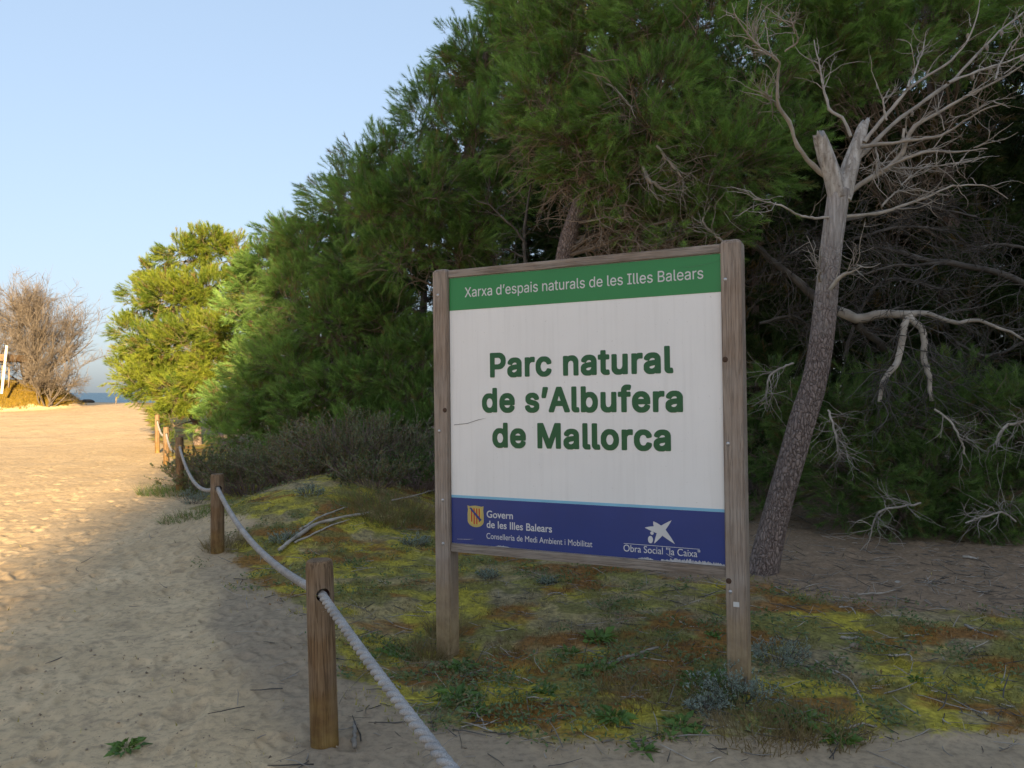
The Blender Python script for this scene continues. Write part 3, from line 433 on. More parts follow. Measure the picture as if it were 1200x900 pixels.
    'h': '3503,-145 3499,-141 3498,-134 3499,379 3506,384 3561,382 3565,376 3566,330 3573,334 3596,361 3620,376 3656,387 3700,387 3730,380 3763,363 3793,337 3821,296 3834,259 3841,219 3841,162 3838,136 3824,89 3814,69 3798,46 3773,21 3760,11 3713,-8 3686,-13 3646,-9 3620,1 3600,14 3573,44 3566,48 3564,-141 3556,-146;620,-12 596,-8 556,8 543,17 522,39 509,62 502,89 502,126 509,152 520,170 533,184 573,206 630,220 716,231 740,238 745,246 744,282 731,306 713,320 686,327 650,327 633,323 606,310 588,292 578,276 570,272 516,289 514,296 524,316 535,332 550,347 583,370 610,380 643,387 690,387 736,376 768,359 788,339 797,326 811,292 815,266 814,2 806,-3 753,-2 748,6 747,39 743,40 721,16 683,-5 646,-13;1646,-12 1613,-5 1590,5 1570,17 1550,38 1536,62 1528,92 1528,122 1532,142 1542,162 1560,184 1600,206 1656,220 1743,231 1766,238 1770,242 1775,256 1771,282 1764,299 1751,312 1740,320 1713,327 1680,327 1653,320 1630,307 1600,272 1542,289 1541,296 1550,314 1576,347 1610,370 1636,380 1670,387 1716,387 1763,376 1793,360 1816,337 1834,306 1841,269 1840,2 1833,-3 1780,-2 1775,6 1773,40 1770,39 1748,16 1710,-5 1673,-13;2263,-12 2226,-5 2196,8 2165,32 2139,66 2119,112 2112,142 2111,162 2108,172 2108,206 2119,266 2136,306 2153,331 2180,357 2193,366 2233,383 2253,387 2293,387 2323,380 2350,364 2380,332 2383,331 2385,422 2386,507 2393,510 2446,510 2451,509 2455,502 2454,2 2446,-3 2393,-2 2388,6 2388,46 2386,50 2383,50 2360,21 2326,-2 2303,-9;2880,-12 2826,-2 2792,16 2776,27 2750,54 2732,82 2722,106 2712,152 2712,222 2722,269 2736,299 2750,320 2770,344 2790,360 2820,376 2840,383 2860,387 2903,387 2940,380 2981,359 3001,342 3020,320 3044,272 3051,229 3055,212 3055,176 3053,171 3046,167 2786,167 2780,165 2782,136 2799,96 2819,72 2853,55 2870,51 2913,51 2940,58 2961,72 2982,102 2990,107 3036,96 3046,89 3037,66 3023,44 2990,15 2963,2 2930,-8 2900,-13;3253,-12 3210,-5 3183,5 3165,16 3138,42 3129,56 3119,79 3117,92 3126,100 3176,109 3192,79 3209,62 3236,52 3263,47 3306,55 3328,66 3341,79 3347,92 3348,109 3341,129 3334,136 3303,150 3213,172 3176,188 3163,197 3146,214 3129,249 3128,292 3132,309 3146,333 3168,356 3183,366 3213,380 3246,387 3270,387 3296,387 3316,383 3336,376 3361,362 3378,349 3397,322 3407,302 3408,289 3400,284 3353,275 3346,281 3335,302 3320,317 3310,323 3273,330 3246,327 3213,313 3202,302 3196,286 3195,276 3202,252 3226,235 3326,210 3353,200 3378,186 3398,166 3411,146 3418,119 3418,99 3414,76 3401,49 3370,18 3340,2 3320,-5 3276,-13;4016,-12 3983,-5 3960,5 3933,24 3916,46 3902,82 3902,132 3909,156 3918,169 3939,189 3980,210 4026,220 4116,231 4136,238 4145,249 4144,276 4137,296 4127,309 4103,323 4086,327 4050,327 4016,317 3993,301 3973,272 3933,282 3915,289 3913,296 3921,312 3928,326 3956,354 3990,373 4020,383 4043,387 4090,387 4133,376 4160,363 4174,352 4197,322 4207,299 4211,279 4210,2 4203,-3 4150,-2 4145,6 4143,38 4114,12 4090,-2 4046,-13;4596,-12 4573,-9 4536,2 4502,22 4488,36 4472,59 4462,86 4463,93 4473,100 4520,108 4527,102 4540,74 4556,61 4580,52 4613,47 4653,55 4680,71 4691,92 4691,119 4676,137 4660,146 4570,168 4533,182 4515,192 4488,219 4479,236 4472,262 4472,286 4479,312 4486,326 4503,347 4523,363 4570,383 4590,387 4616,387 4640,387 4673,380 4690,373 4710,360 4731,339 4741,326 4751,306 4754,292 4746,285 4696,275 4680,303 4666,316 4643,326 4613,330 4586,326 4558,312 4542,292 4542,262 4556,244 4580,232 4690,203 4716,190 4733,177 4751,156 4761,132 4761,86 4754,62 4740,41 4723,24 4700,8 4666,-5 4646,-9 4620,-13;5536,-12 5513,-8 5473,8 5460,17 5439,39 5426,62 5418,89 5418,126 5426,152 5450,184 5490,206 5546,220 5633,231 5656,238 5661,246 5661,282 5648,306 5630,320 5603,327 5570,327 5550,323 5523,310 5505,292 5495,276 5486,272 5432,289 5431,296 5441,316 5452,332 5466,347 5500,370 5526,380 5560,387 5606,387 5653,376 5684,359 5705,339 5714,326 5727,292 5731,266 5730,2 5723,-3 5670,-2 5665,6 5664,39 5660,40 5638,16 5600,-5 5563,-13;6820,-12 6800,-8 6770,2 6750,14 6722,42 6709,69 6705,86 6705,129 6709,146 6719,166 6726,174 6742,189 6766,203 6813,217 6920,231 6940,238 6948,249 6947,279 6937,302 6930,311 6906,323 6890,327 6853,327 6820,317 6796,300 6776,272 6760,275 6719,289 6716,296 6726,317 6756,351 6793,373 6846,387 6893,387 6916,383 6946,373 6974,356 6991,339 7011,302 7018,252 7017,2 7010,-3 6956,-2 6952,6 6950,41 6914,9 6886,-5 6850,-13;7423,-12 7400,-9 7363,2 7329,22 7302,52 7289,86 7290,93 7300,100 7346,108 7354,102 7366,76 7376,65 7406,52 7440,47 7480,55 7506,71 7518,92 7517,119 7503,137 7486,146 7396,168 7360,182 7342,192 7315,219 7306,236 7298,262 7298,286 7306,312 7312,326 7330,347 7350,363 7396,383 7416,387 7443,387 7466,387 7500,380 7536,360 7558,339 7567,326 7577,306 7580,292 7573,285 7523,275 7506,303 7493,316 7470,326 7440,330 7413,326 7385,312 7369,292 7369,262 7383,244 7406,232 7516,203 7543,190 7560,177 7577,156 7584,142 7588,126 7588,86 7580,62 7566,41 7550,24 7526,8 7493,-5 7473,-9 7446,-13;7993,-12 7956,-5 7926,8 7893,34 7869,66 7849,109 7838,166 7838,212 7846,256 7859,292 7882,329 7910,357 7923,366 7963,383 7983,387 8023,387 8053,380 8080,364 8109,332 8113,331 8115,419 8116,507 8123,510 8173,510 8177,509 8181,502 8180,2 8173,-3 8122,-1 8118,6 8118,46 8116,50 8113,50 8078,12 8063,1 8033,-9;8430,-12 8380,-2 8356,8 8335,22 8303,54 8279,96 8265,149 8265,176 8262,186 8265,196 8265,226 8279,279 8300,317 8326,347 8353,366 8373,376 8413,387 8460,387 8480,383 8516,370 8534,359 8558,339 8574,319 8587,296 8597,269 8605,229 8608,176 8604,169 8600,167 8333,165 8332,156 8339,122 8356,88 8383,65 8416,52 8466,51 8483,55 8516,74 8533,100 8543,107 8590,96 8599,89 8591,66 8571,39 8536,11 8516,2 8480,-9 8453,-13;9213,-12 9160,-2 9125,16 9086,51 9076,66 9059,99 9045,152 9045,222 9059,276 9069,299 9083,320 9100,341 9122,359 9163,380 9193,387 9206,387 9240,387 9273,380 9313,360 9346,330 9374,282 9385,242 9385,229 9388,216 9388,176 9384,169 9380,167 9120,167 9113,165 9119,126 9132,96 9149,76 9163,65 9186,55 9203,51 9246,51 9273,58 9295,72 9304,82 9315,102 9323,107 9370,96 9379,89 9377,79 9360,48 9323,15 9296,2 9263,-8 9233,-13;9586,-12 9543,-5 9516,5 9499,16 9472,42 9462,56 9452,79 9450,92 9460,100 9510,108 9514,106 9526,79 9540,65 9550,58 9570,52 9596,47 9626,51 9650,58 9674,79 9681,96 9681,112 9670,134 9646,146 9546,172 9510,188 9496,197 9480,214 9466,239 9462,256 9462,292 9469,316 9482,336 9503,357 9516,366 9546,380 9580,387 9606,387 9630,387 9650,383 9691,366 9711,349 9727,329 9741,302 9741,289 9733,284 9686,275 9680,281 9668,302 9650,320 9630,327 9600,330 9566,323 9542,309 9532,296 9528,282 9532,259 9540,247 9560,235 9660,210 9686,200 9711,186 9735,162 9744,146 9751,119 9751,92 9744,66 9733,48 9706,21 9693,11 9673,2 9636,-9 9610,-13;10846,-12 10823,-9 10786,2 10752,22 10716,58 10696,96 10682,146 10678,199 10686,249 10696,279 10713,313 10746,351 10763,363 10790,376 10830,387 10876,387 10896,383 10933,370 10956,354 10985,326 11011,279 11021,232 11021,176 11017,169 11013,167 10750,165 10748,152 10752,132 10766,99 10790,71 10820,55 10850,51 10883,51 10900,55 10920,65 10933,75 10950,103 10956,107 11006,96 11014,89 11014,82 11000,54 10984,36 10953,11 10933,2 10896,-9 10870,-13;11220,-12 11180,-5 11160,2 11135,16 11116,31 11102,49 11085,89 11089,96 11096,100 11143,108 11150,103 11159,82 11170,68 11203,52 11233,47 11276,55 11300,67 11314,86 11317,109 11311,126 11298,139 11273,150 11183,172 11140,191 11110,221 11099,246 11095,272 11099,302 11106,319 11125,346 11146,363 11173,376 11213,387 11240,387 11266,387 11286,383 11306,376 11330,363 11357,336 11377,299 11377,292 11370,285 11323,274 11316,278 11301,306 11283,320 11266,326 11243,330 11216,327 11193,320 11170,300 11165,282 11165,266 11169,256 11182,242 11196,235 11313,203 11350,183 11366,167 11381,142 11388,102 11384,79 11374,56 11365,42 11343,21 11316,5 11290,-5 11243,-13;12206,-12 12173,-5 12143,8 12130,17 12109,39 12096,62 12088,92 12088,126 12096,152 12120,184 12160,206 12216,220 12303,231 12326,238 12330,242 12335,256 12331,282 12321,302 12311,312 12300,320 12273,327 12240,327 12213,320 12190,307 12160,272 12102,289 12101,296 12110,314 12136,347 12170,370 12196,380 12230,387 12276,387 12323,376 12353,360 12376,337 12394,306 12401,266 12400,2 12393,-3 12340,-2 12335,6 12334,39 12330,40 12308,16 12270,-5 12233,-13;12840,-12 12786,-2 12752,16 12713,51 12702,66 12686,99 12672,152 12672,222 12682,269 12696,299 12710,320 12730,344 12750,360 12780,376 12800,383 12820,387 12863,387 12900,380 12940,360 12973,330 12987,309 13004,272 13011,229 13015,212 13015,176 13011,169 13006,167 12746,167 12740,165 12742,136 12759,96 12779,72 12813,55 12830,51 12873,51 12900,58 12921,72 12942,102 12950,107 12996,96 13006,89 12997,66 12983,44 12950,15 12923,2 12890,-8 12860,-13;13186,-12 13166,-8 13136,2 13116,14 13089,42 13076,69 13072,86 13072,129 13076,146 13086,166 13093,174 13109,189 13133,203 13180,217 13286,231 13306,238 13315,249 13314,279 13304,302 13296,311 13273,323 13256,327 13220,327 13186,317 13163,300 13143,272 13126,275 13085,289 13083,296 13093,317 13123,351 13160,373 13213,387 13260,387 13283,383 13313,373 13341,356 13357,339 13377,302 13385,252 13384,2 13376,-3 13323,-2 13318,6 13316,41 13281,9 13253,-5 13216,-13;13860,-12 13836,-9 13800,2 13765,22 13739,52 13726,86 13726,93 13736,100 13783,108 13790,102 13802,76 13813,65 13843,52 13876,47 13916,55 13943,71 13955,92 13954,119 13940,137 13923,146 13833,168 13796,182 13779,192 13752,219 13742,236 13735,262 13735,286 13742,312 13749,326 13766,347 13786,363 13833,383 13853,387 13880,387 13903,387 13936,380 13973,360 13995,339 14004,326 14014,306 14017,292 14010,285 13960,275 13943,303 13930,316 13906,326 13876,330 13850,326 13821,312 13806,292 13806,262 13820,244 13843,232 13953,203 13980,190 13996,177 14014,156 14024,132 14025,86 14017,62 14003,41 13986,24 13963,8 13930,-5 13910,-9 13883,-13;6176,-8 6143,-2 6106,17 6079,49 6062,86 6058,112 6058,372 6062,382 6116,384 6121,382 6125,376 6125,126 6132,99 6139,86 6153,71 6166,62 6190,54 6223,54 6240,58 6256,65 6275,79 6291,102 6301,146 6301,372 6306,382 6360,384 6364,382 6368,376 6367,2 6360,-3 6306,-2 6302,6 6300,46 6296,46 6268,16 6243,2 6200,-9;5920,-5 5896,2 5876,14 5859,32 5846,59 5841,82 5841,319 5836,324 5790,325 5786,329 5785,336 5785,376 5789,382 5836,384 5841,389 5842,466 5846,472 5903,473 5908,466 5908,439 5910,386 5980,384 5986,380 5988,372 5988,332 5983,325 5913,324 5908,319 5908,99 5912,76 5920,62 5936,54 5976,56 5983,53 5991,32 5995,6 5990,-2 5976,-6;7186,-5 7150,8 7132,26 7122,42 7115,72 7115,502 7119,509 7123,510 7177,509 7181,499 7182,96 7190,62 7210,54 7230,57 7238,52 7248,9 7246,1 7240,-3 7220,-6;8946,-5 8920,2 8902,12 8893,21 8876,56 8871,92 8872,502 8876,509 8880,510 8936,510 8940,506 8941,499 8942,79 8946,66 8953,58 8973,54 8990,57 8996,53 9007,9 9005,2 8996,-3 8980,-6;10390,-5 10360,5 10338,22 10326,46 10318,82 10318,502 10322,509 10326,510 10383,510 10387,506 10388,499 10388,76 10392,66 10400,58 10416,54 10436,57 10443,53 10453,6 10446,-2 10426,-6;10580,-5 10543,8 10525,26 10516,42 10508,72 10508,502 10512,509 10516,510 10571,509 10575,499 10575,96 10579,69 10583,62 10603,54 10623,57 10631,52 10641,9 10640,1 10633,-3 10613,-6;12570,-5 12540,5 12516,24 12502,56 12498,86 12498,502 12502,509 12506,510 12563,510 12567,506 12568,499 12568,79 12572,66 12580,58 12600,54 12616,57 12623,53 12633,6 12626,-2 12606,-6;20,-2 18,6 195,259 194,266 181,286 32,499 30,506 32,509 96,511 108,506 174,412 236,314 244,319 262,352 296,402 370,507 376,510 440,510 446,506 440,494 283,270 282,262 299,232 451,12 456,2 454,-1 390,-3 378,2 302,109 240,206 236,207 181,122 95,2 86,-3;916,-2 912,2 911,9 912,379 920,384 973,383 978,376 980,337 983,338 1006,364 1020,373 1053,386 1063,387 1103,387 1110,383 1110,326 1103,321 1070,323 1043,320 1020,310 996,289 982,256 980,2 973,-3;1146,-2 1144,2 1146,9 1271,192 1267,206 1152,372 1150,379 1152,382 1213,384 1223,381 1281,296 1309,246 1313,243 1317,246 1339,286 1403,381 1410,384 1470,384 1476,379 1472,372 1352,192 1372,159 1480,6 1480,2 1470,-3 1413,-3 1406,1 1356,76 1315,142 1310,145 1277,89 1216,1 1206,-3;4316,-2 4312,2 4311,9 4312,376 4313,380 4320,384 4373,383 4377,379 4378,372 4378,6 4376,1 4370,-3;5036,-2 5032,6 5031,19 5031,372 5032,379 5036,383 5091,382 5095,376 5096,330 5100,331 5126,361 5140,370 5160,380 5190,387 5230,387 5250,383 5280,370 5293,361 5321,329 5338,286 5341,262 5341,116 5340,2 5336,-2 5330,-3 5283,-3 5276,1 5275,242 5267,279 5253,301 5241,312 5226,320 5190,327 5153,320 5130,306 5120,297 5106,272 5098,242 5097,2 5090,-3;6473,-2 6469,2 6468,9 6469,379 6476,384 6527,382 6531,376 6533,335 6536,335 6555,359 6573,373 6613,387 6656,387 6663,383 6664,326 6656,321 6636,321 6626,324 6586,316 6560,301 6546,282 6535,249 6535,6 6533,1 6526,-3;10003,-2 9999,2 9998,9 9998,52 10002,59 10080,61 10085,66 10085,439 10083,445 10080,447 10002,449 9998,456 9999,506 10003,510 10010,511 10236,510 10240,506 10241,499 10241,456 10237,449 10160,447 10155,442 10155,69 10156,63 10160,61 10237,59 10241,52 10240,2 10236,-2 10230,-3;11666,-2 11662,2 11661,9 11663,507 11673,511 11876,511 11913,503 11936,493 11961,476 11987,446 11999,419 12005,396 12005,349 12001,332 11991,312 11976,294 11934,266 11980,241 12000,220 12017,189 12025,162 12025,109 12017,86 12003,58 11976,31 11963,21 11943,12 11906,1 11883,-3;13486,-2 13482,2 13481,9 13482,379 13490,384 13543,383 13548,376 13550,338 13553,339 13583,370 13610,383 13630,387 13670,387 13676,383 13677,326 13670,321 13650,321 13640,324 13603,316 13582,306 13562,286 13552,262 13548,239 13548,6 13544,-1 13540,-3;638,49 646,47 676,52 706,65 725,79 741,106 745,122 743,179 740,180 700,171 686,170 640,164 610,156 586,144 572,126 568,102 572,86 582,69 596,58 620,51;1665,49 1676,47 1700,51 1723,58 1751,79 1767,106 1775,136 1773,180 1720,171 1650,160 1616,146 1602,132 1598,119 1598,89 1606,71 1613,65 1633,55;4035,49 4046,47 4070,51 4100,61 4128,86 4141,109 4145,129 4143,180 4090,171 4040,164 4000,153 3982,142 3972,129 3968,116 3968,96 3976,74 3989,62 4003,55;5555,49 5563,47 5593,52 5623,65 5641,79 5657,106 5665,142 5663,180 5606,171 5556,164 5526,156 5503,144 5489,126 5485,102 5489,86 5498,69 5523,55;6838,49 6850,47 6873,51 6896,58 6924,76 6940,99 6948,122 6947,179 6943,181 6920,174 6893,171 6843,164 6813,156 6790,144 6776,126 6772,112 6772,96 6782,72 6806,55;12225,49 12236,47 12263,52 12293,65 12311,79 12327,106 12335,136 12333,180 12276,171 12226,164 12190,153 12173,144 12159,126 12156,102 12159,86 12168,69 12193,55;13205,49 13216,47 13240,51 13263,58 13291,76 13307,99 13315,122 13314,179 13310,181 13286,174 13260,171 13210,164 13180,156 13156,144 13142,126 13138,112 13138,96 13148,72 13173,55;2261,52 2300,51 2316,55 2336,65 2350,75 2374,112 2385,152 2385,179 2388,192 2385,202 2385,226 2374,266 2360,290 2343,307 2323,320 2303,324 2276,327 2253,323 2230,313 2213,301 2196,276 2186,249 2178,216 2178,162 2186,129 2199,99 2210,81 2219,72 2240,58;3645,52 3686,51 3703,55 3726,67 3743,84 3754,102 3767,136 3771,156 3771,222 3757,269 3743,293 3730,307 3706,320 3690,324 3663,327 3640,323 3616,313 3603,304 3586,282 3576,262 3565,219 3565,162 3569,139 3582,102 3593,84 3609,69 3626,58;7991,52 8030,51 8046,55 8070,67 8097,99 8111,136 8115,156 8115,226 8107,256 8097,279 8088,292 8070,310 8043,323 8030,325 8006,327 7983,323 7960,313 7946,304 7922,269 7908,219 7908,162 7912,139 7926,102 7940,81 7952,69 7970,58;11733,62 11876,61 11910,68 11933,81 11941,89 11954,112 11958,139 11951,172 11940,190 11930,201 11920,210 11900,220 11873,227 11733,226 11731,209;2782,226 2980,224 2984,229 2981,249 2971,276 2956,297 2933,316 2896,327 2873,327 2843,320 2816,304 2793,273 2782,246;8333,226 8533,224 8537,229 8531,259 8521,282 8508,299 8496,310 8476,320 8450,327 8426,327 8396,320 8372,306 8356,289 8342,266 8332,232;9115,226 9313,224 9318,229 9314,249 9304,276 9290,297 9266,316 9230,327 9206,327 9176,320 9146,301 9132,282 9119,256 9115,239;10750,226 10950,225 10951,242 10944,266 10923,301 10893,320 10866,327 10840,327 10813,320 10789,306 10772,289 10756,259 10749,232;12742,226 12940,224 12944,229 12941,249 12931,276 12916,297 12893,316 12856,327 12833,327 12803,320 12776,304 12759,282 12742,246;11733,289 11846,287 11883,295 11904,306 11921,322 11930,336 11938,362 11938,382 11934,399 11916,427 11896,440 11870,447 11733,446 11731,429;2556,315 2552,319 2552,329 2579,499 2583,507 2590,510 2650,510 2654,506 2654,496 2604,319 2596,314;4330,442 4313,454 4302,469 4302,499 4312,512 4326,523 4340,527 4360,525 4373,517 4387,502 4391,489 4391,472 4380,455 4366,445 4356,441',
}

# ------------------------------------------------------------------ park sign
def box_bm(x0, x1, y0, y1, z0, z1, bev=.004, seg=2, cuts=0):
    import bmesh
    bm = bmesh.new()
    vs_ = [bm.verts.new((x, y, z)) for z in (z0, z1) for y in (y0, y1) for x in (x0, x1)]
    for f in ((0, 1, 3, 2), (4, 6, 7, 5), (0, 4, 5, 1), (2, 3, 7, 6), (0, 2, 6, 4), (1, 5, 7, 3)): bm.faces.new([vs_[i] for i in f])
    bmesh.ops.recalc_face_normals(bm, faces=bm.faces)
    if bev: bmesh.ops.bevel(bm, geom=list(bm.edges), offset=bev, segments=seg, profile=.6, affect='EDGES')
    return bm
def bm_obj(name, bm, mat, parent=None, loc=(0, 0, 0), smooth=False):
    me = bpy.data.meshes.new(name); bm.to_mesh(me); bm.free(); me.materials.append(mat)
    if smooth: me.polygons.foreach_set('use_smooth', [True] * len(me.polygons))
    o = link(name, me, parent); o.location = loc; return o

PL = P(525, 770, 4.87); PR = P(867, 805, 4.07)
ax = math.atan2(PR[1] - PL[1], PR[0] - PL[0])
SP = float(np.hypot(PR[0] - PL[0], PR[1] - PL[1]))        # post spacing
PW = .105
sign = empty('park_sign', (PL[0], PL[1], PL[2]), (0, 0, ax))
tilt = R(.75)
sign.rotation_euler = (Matrix.Rotation(ax, 3, 'Z') @ Matrix.Rotation(-tilt, 3, 'Y')).to_euler()
tag(sign, 'large wooden park sign with green and blue bands between two square posts', 'sign')
LS = SP / math.cos(tilt)
UW = LS - PW; UH = 1.652
V0 = .613 - PL[2]                                             # bottom of the panel above the left foot
def post(x, zb, zt):
    import bmesh
    bm = box_bm(-PW / 2, PW / 2, -PW / 2 - .004, PW / 2 + .004, zb, zt - .012, 0)
    top = max(bm.faces, key=lambda f: f.calc_center_median().z)
    r = bmesh.ops.extrude_discrete_faces(bm, faces=[top]); f = r['faces'][0]
    bmesh.ops.scale(bm, verts=f.verts, vec=(.72, .72, 1), space=Matrix.Translation((0, 0, -(zt - .012)))); bmesh.ops.translate(bm, verts=f.verts, vec=(0, 0, .014))
    bmesh.ops.bevel(bm, geom=[e for e in bm.edges], offset=.006, segments=2, affect='EDGES')
    o = bm_obj('post', bm, M['post'], sign, (x, 0, 0)); return o
pl = post(0, -.25, 2.322 - PL[2]); pr = post(LS, -.25, 2.352 - PL[2] - LS * math.sin(tilt))
M['metal'] = m_flat('zinc_screw', (.46, .46, .47), .35, .6); M['metal'].node_tree.nodes['Principled BSDF'].inputs['Metallic'].default_value = .6
def dome(name, r, hgt, parent, loc, mat):
    import bmesh
    bm = bmesh.new(); bmesh.ops.create_uvsphere(bm, u_segments=14, v_segments=8, radius=1)
    bmesh.ops.scale(bm, verts=bm.verts, vec=(r, hgt, r)); return bm_obj(name, bm, mat, parent, loc, True)
fy = -PW / 2 - .004
for v in (2.27, 1.42, .99, .72): dome('screw', .010, .006, pl, (-.012 + .02 * (v < 1), fy, v - 0), M['metal'])
for v in (2.29, 1.43, .66): dome('screw', .010, .006, pr, (-.028, fy, v - .06), M['metal'])
M['knot'] = m_flat('wood_knot', (.075, .045, .03), .8, .2)
for o, x, v in ((pr, -.036, 1.81), (pr, -.036, .655), (pl, .03, 1.55)): dome('knot', .015, .0045, o, (x, fy, v), M['knot'])
M['sticker'] = m_flat('white_sticker', (.62, .62, .60), .5)
bm_obj('sticker', box_bm(-.014, .016, fy - .002, fy + .001, .525, .550, 0), M['sticker'], pr)

x0, x1 = PW / 2 + .002, LS - PW / 2 - .002
YF = -.030                                                    # front of the panel
M['panel'] = m_flat('sign_panel_white', (.66, .655, .645), .38, .5, .035, 2.2)
M['green'] = m_flat('sign_green', (.020, .215, .055), .38, .5, .05, 3)
M['blue'] = m_flat('sign_blue', (.018, .042, .205), .36, .5, .07, 3)
M['cyan'] = m_flat('sign_light_blue', (.22, .50, .68), .4)
M['letter_green'] = m_flat('letter_green', (.016, .105, .038), .4)
M['letter_white'] = m_flat('letter_white', (.62, .62, .62), .45)
k = N('sign_panel_white_weathered'); st = k.noise(7, 5, stretch=(5, 1, .22)); bl = k.noise(2.0, 4)
cw = k.mix(k.ramp(bl, [(.3, 0), (.75, 1)]), (.80, .79, .77), (.74, .73, .71)); cw = k.mix(k.ramp(st, [(.50, 0), (.75, .16)]), cw, (.46, .45, .42))
cw = k.mix(k.ramp(k.noise(85, 3), [(.70, 0), (.76, .5)]), cw, (.35, .33, .30)); k.col(cw); k.b.inputs['Roughness'].default_value = .38; k.b.inputs['Specular IOR Level'].default_value = .5; M['panel'] = k.m
panel = bm_obj('panel', box_bm(x0, x1, YF, YF + .022, V0, V0 + UH, .0015, 1), M['panel'], sign)
def rail(name, z0, z1):
    bm_obj(name, box_bm(x0, x1, YF - .012, YF + .055, z0, z1, .004), M['rail'], sign)
rail('top_rail', V0 + UH + .001, V0 + UH + .048); rail('bottom_rail', V0 - .052, V0 - .001)

def sheet(name, polys, mat, d, parent=panel):
    """flat vinyl pieces 1 mm proud of the panel; polys in panel u,v metres; even-odd fill"""
    cu = bpy.data.curves.new(name, 'CURVE'); cu.dimensions = '2D'; cu.fill_mode = 'BOTH'; cu.extrude = .0004
    for p in polys:
        s = cu.splines.new('POLY'); s.points.add(len(p) - 1); s.use_cyclic_u = True
        s.points.foreach_set('co', np.concatenate([np.asarray(p, float), np.zeros((len(p), 1)), np.ones((len(p), 1))], 1).ravel())
    t = bpy.data.objects.new('t', cu); COL.objects.link(t); bpy.context.view_layer.update()
    dg = bpy.context.evaluated_depsgraph_get(); me = bpy.data.meshes.new_from_object(t.evaluated_get(dg)); bpy.data.objects.remove(t)
    return flat_place(name, me, mat, d, parent)
def flat_place(name, me, mat, d, parent):
    me.transform(Matrix.Translation((x0, YF - d, V0)) @ Matrix.Rotation(R(90), 4, 'X'))
    me.materials.clear(); me.materials.append(mat); me.name = name
    return link(name, me, parent)
def rect(u0, v0, u1, v1): return [(u0, v0), (u1, v0), (u1, v1), (u0, v1)]
W_ = x1 - x0
hb = sheet('header_band', [rect(.002, 1.447, W_ - .002, UH - .002)], M['green'], .0012)
fb_ = sheet('footer_band', [rect(.002, .002, W_ - .002, .284)], M['blue'], .0012)
sheet('stripe', [rect(.002, .2845, W_ - .002, .300)], M['cyan'], .0012)
def glyph(key, u, v, sx, sy):
    cs = [np.array([[int(q) for q in p.split(',')] for p in c.split(' ')], float) / 1000 for c in GLYPHS[key].split(';')]
    a = np.concatenate(cs); m = a[:, 0].min()
    return [np.stack([(c[:, 0] - m) * sx + u, c[:, 1] * sy + v], 1) for c in cs]
def words_of(cs, gap):
    out = []; hi = -9
    for c in sorted(cs, key=lambda q: q[:, 0].min()):
        if c[:, 0].min() > hi + gap or not out: out.append([])
        out[-1].append(c); hi = max(hi, c[:, 0].max())
    return out
def fit(key, u0, u1):
    a = np.concatenate([np.array([[int(q) for q in p.split(',')] for p in c.split(' ')], float) / 1000 for c in GLYPHS[key].split(';')])
    return (u1 - u0) / np.ptp(a[:, 0])
for key, u0, u1, v in (('b1', .284, 1.413, 1.031), ('b2', .226, 1.463, .819), ('b3', .295, 1.394, .607)):
    s_ = fit(key, u0, u1)
    for wd_ in words_of(glyph(key, u0, v, s_, s_ * 1.0), .16 * s_): sheet('lettering', wd_, M['letter_green'], .0013)
s_ = fit('h', .114, 1.583)
for wd_ in words_of(glyph('h', .114, 1.5245, s_, s_ * 1.12), .16 * s_): sheet('lettering', wd_, M['letter_white'], .0026)
def small_text(body, u0, u1, v, hcap, off=0.0):
    c = bpy.data.curves.new('t', 'FONT'); c.body = body; c.offset = off; c.extrude = .0005
    t = bpy.data.objects.new('t', c); COL.objects.link(t); bpy.context.view_layer.update()
    dg = bpy.context.evaluated_depsgraph_get(); me = bpy.data.meshes.new_from_object(t.evaluated_get(dg)); bpy.data.objects.remove(t)
    co = np.array([q.co[:] for q in me.vertices]); mn = co.min(0); mx = co.max(0)
    sx = (u1 - u0) / (mx[0] - mn[0])
    me.transform(Matrix.Translation((u0 - mn[0] * sx, v, 0)) @ Matrix.Diagonal((sx, hcap / .66, .4, 1)))
    return flat_place('lettering', me, M['letter_white'], .0026, panel)
small_text('Govern', .251, .429, .174, .040, .012)
small_text('de les Illes Balears', .250, .683, .112, .041, .012)
small_text('Conselleria de Medi Ambient i Mobilitat', .248, .932, .0455, .033, 0)
small_text('Obra Social "la Caixa"', 1.117, 1.543, .0375, .036, 0)
# shield: gold border, gold and red pales, blue bend
def shield(u0, u1, v0, v1, k=.0):
    t = np.linspace(0, 1, 13); w2 = (u1 - u0) / 2; c_ = (u0 + u1) / 2; h_ = v1 - v0
    p = [(u0 + k, v1 - k), (u0 + .28 * w2 + k, v1 - .03 * h_ - k), (c_ - .25 * w2, v1 - k), (c_, v1 + .01 * h_ - k), (c_ + .25 * w2, v1 - k), (u1 - .28 * w2 - k, v1 - .03 * h_ - k), (u1 - k, v1 - k), (u1 - k - .06 * w2, v1 - .2 * h_), (u1 - k, v1 - .38 * h_), (u1 - k, v0 + .32 * h_)]
    p += [(c_ + (w2 - k) * math.cos(a), v0 + k + (.30 * h_) * (1 - math.sin(a))) for a in np.linspace(.15, math.pi - .15, 14)]
    p += [(u0 + k, v0 + .32 * h_), (u0 + k, v1 - .38 * h_), (u0 + k + .06 * w2, v1 - .2 * h_)]
    return p
M['gold'] = m_flat('shield_gold', (.50, .40, .14), .45); M['yellow'] = m_flat('shield_yellow', (.62, .47, .12), .45); M['red'] = m_flat('shield_red', (.50, .07, .03), .45)
cr = sheet('crest', [shield(.117, .230, .110, .240)], M['gold'], .0026)
U0, U1, Va, Vb = .133, .214, .124, .226
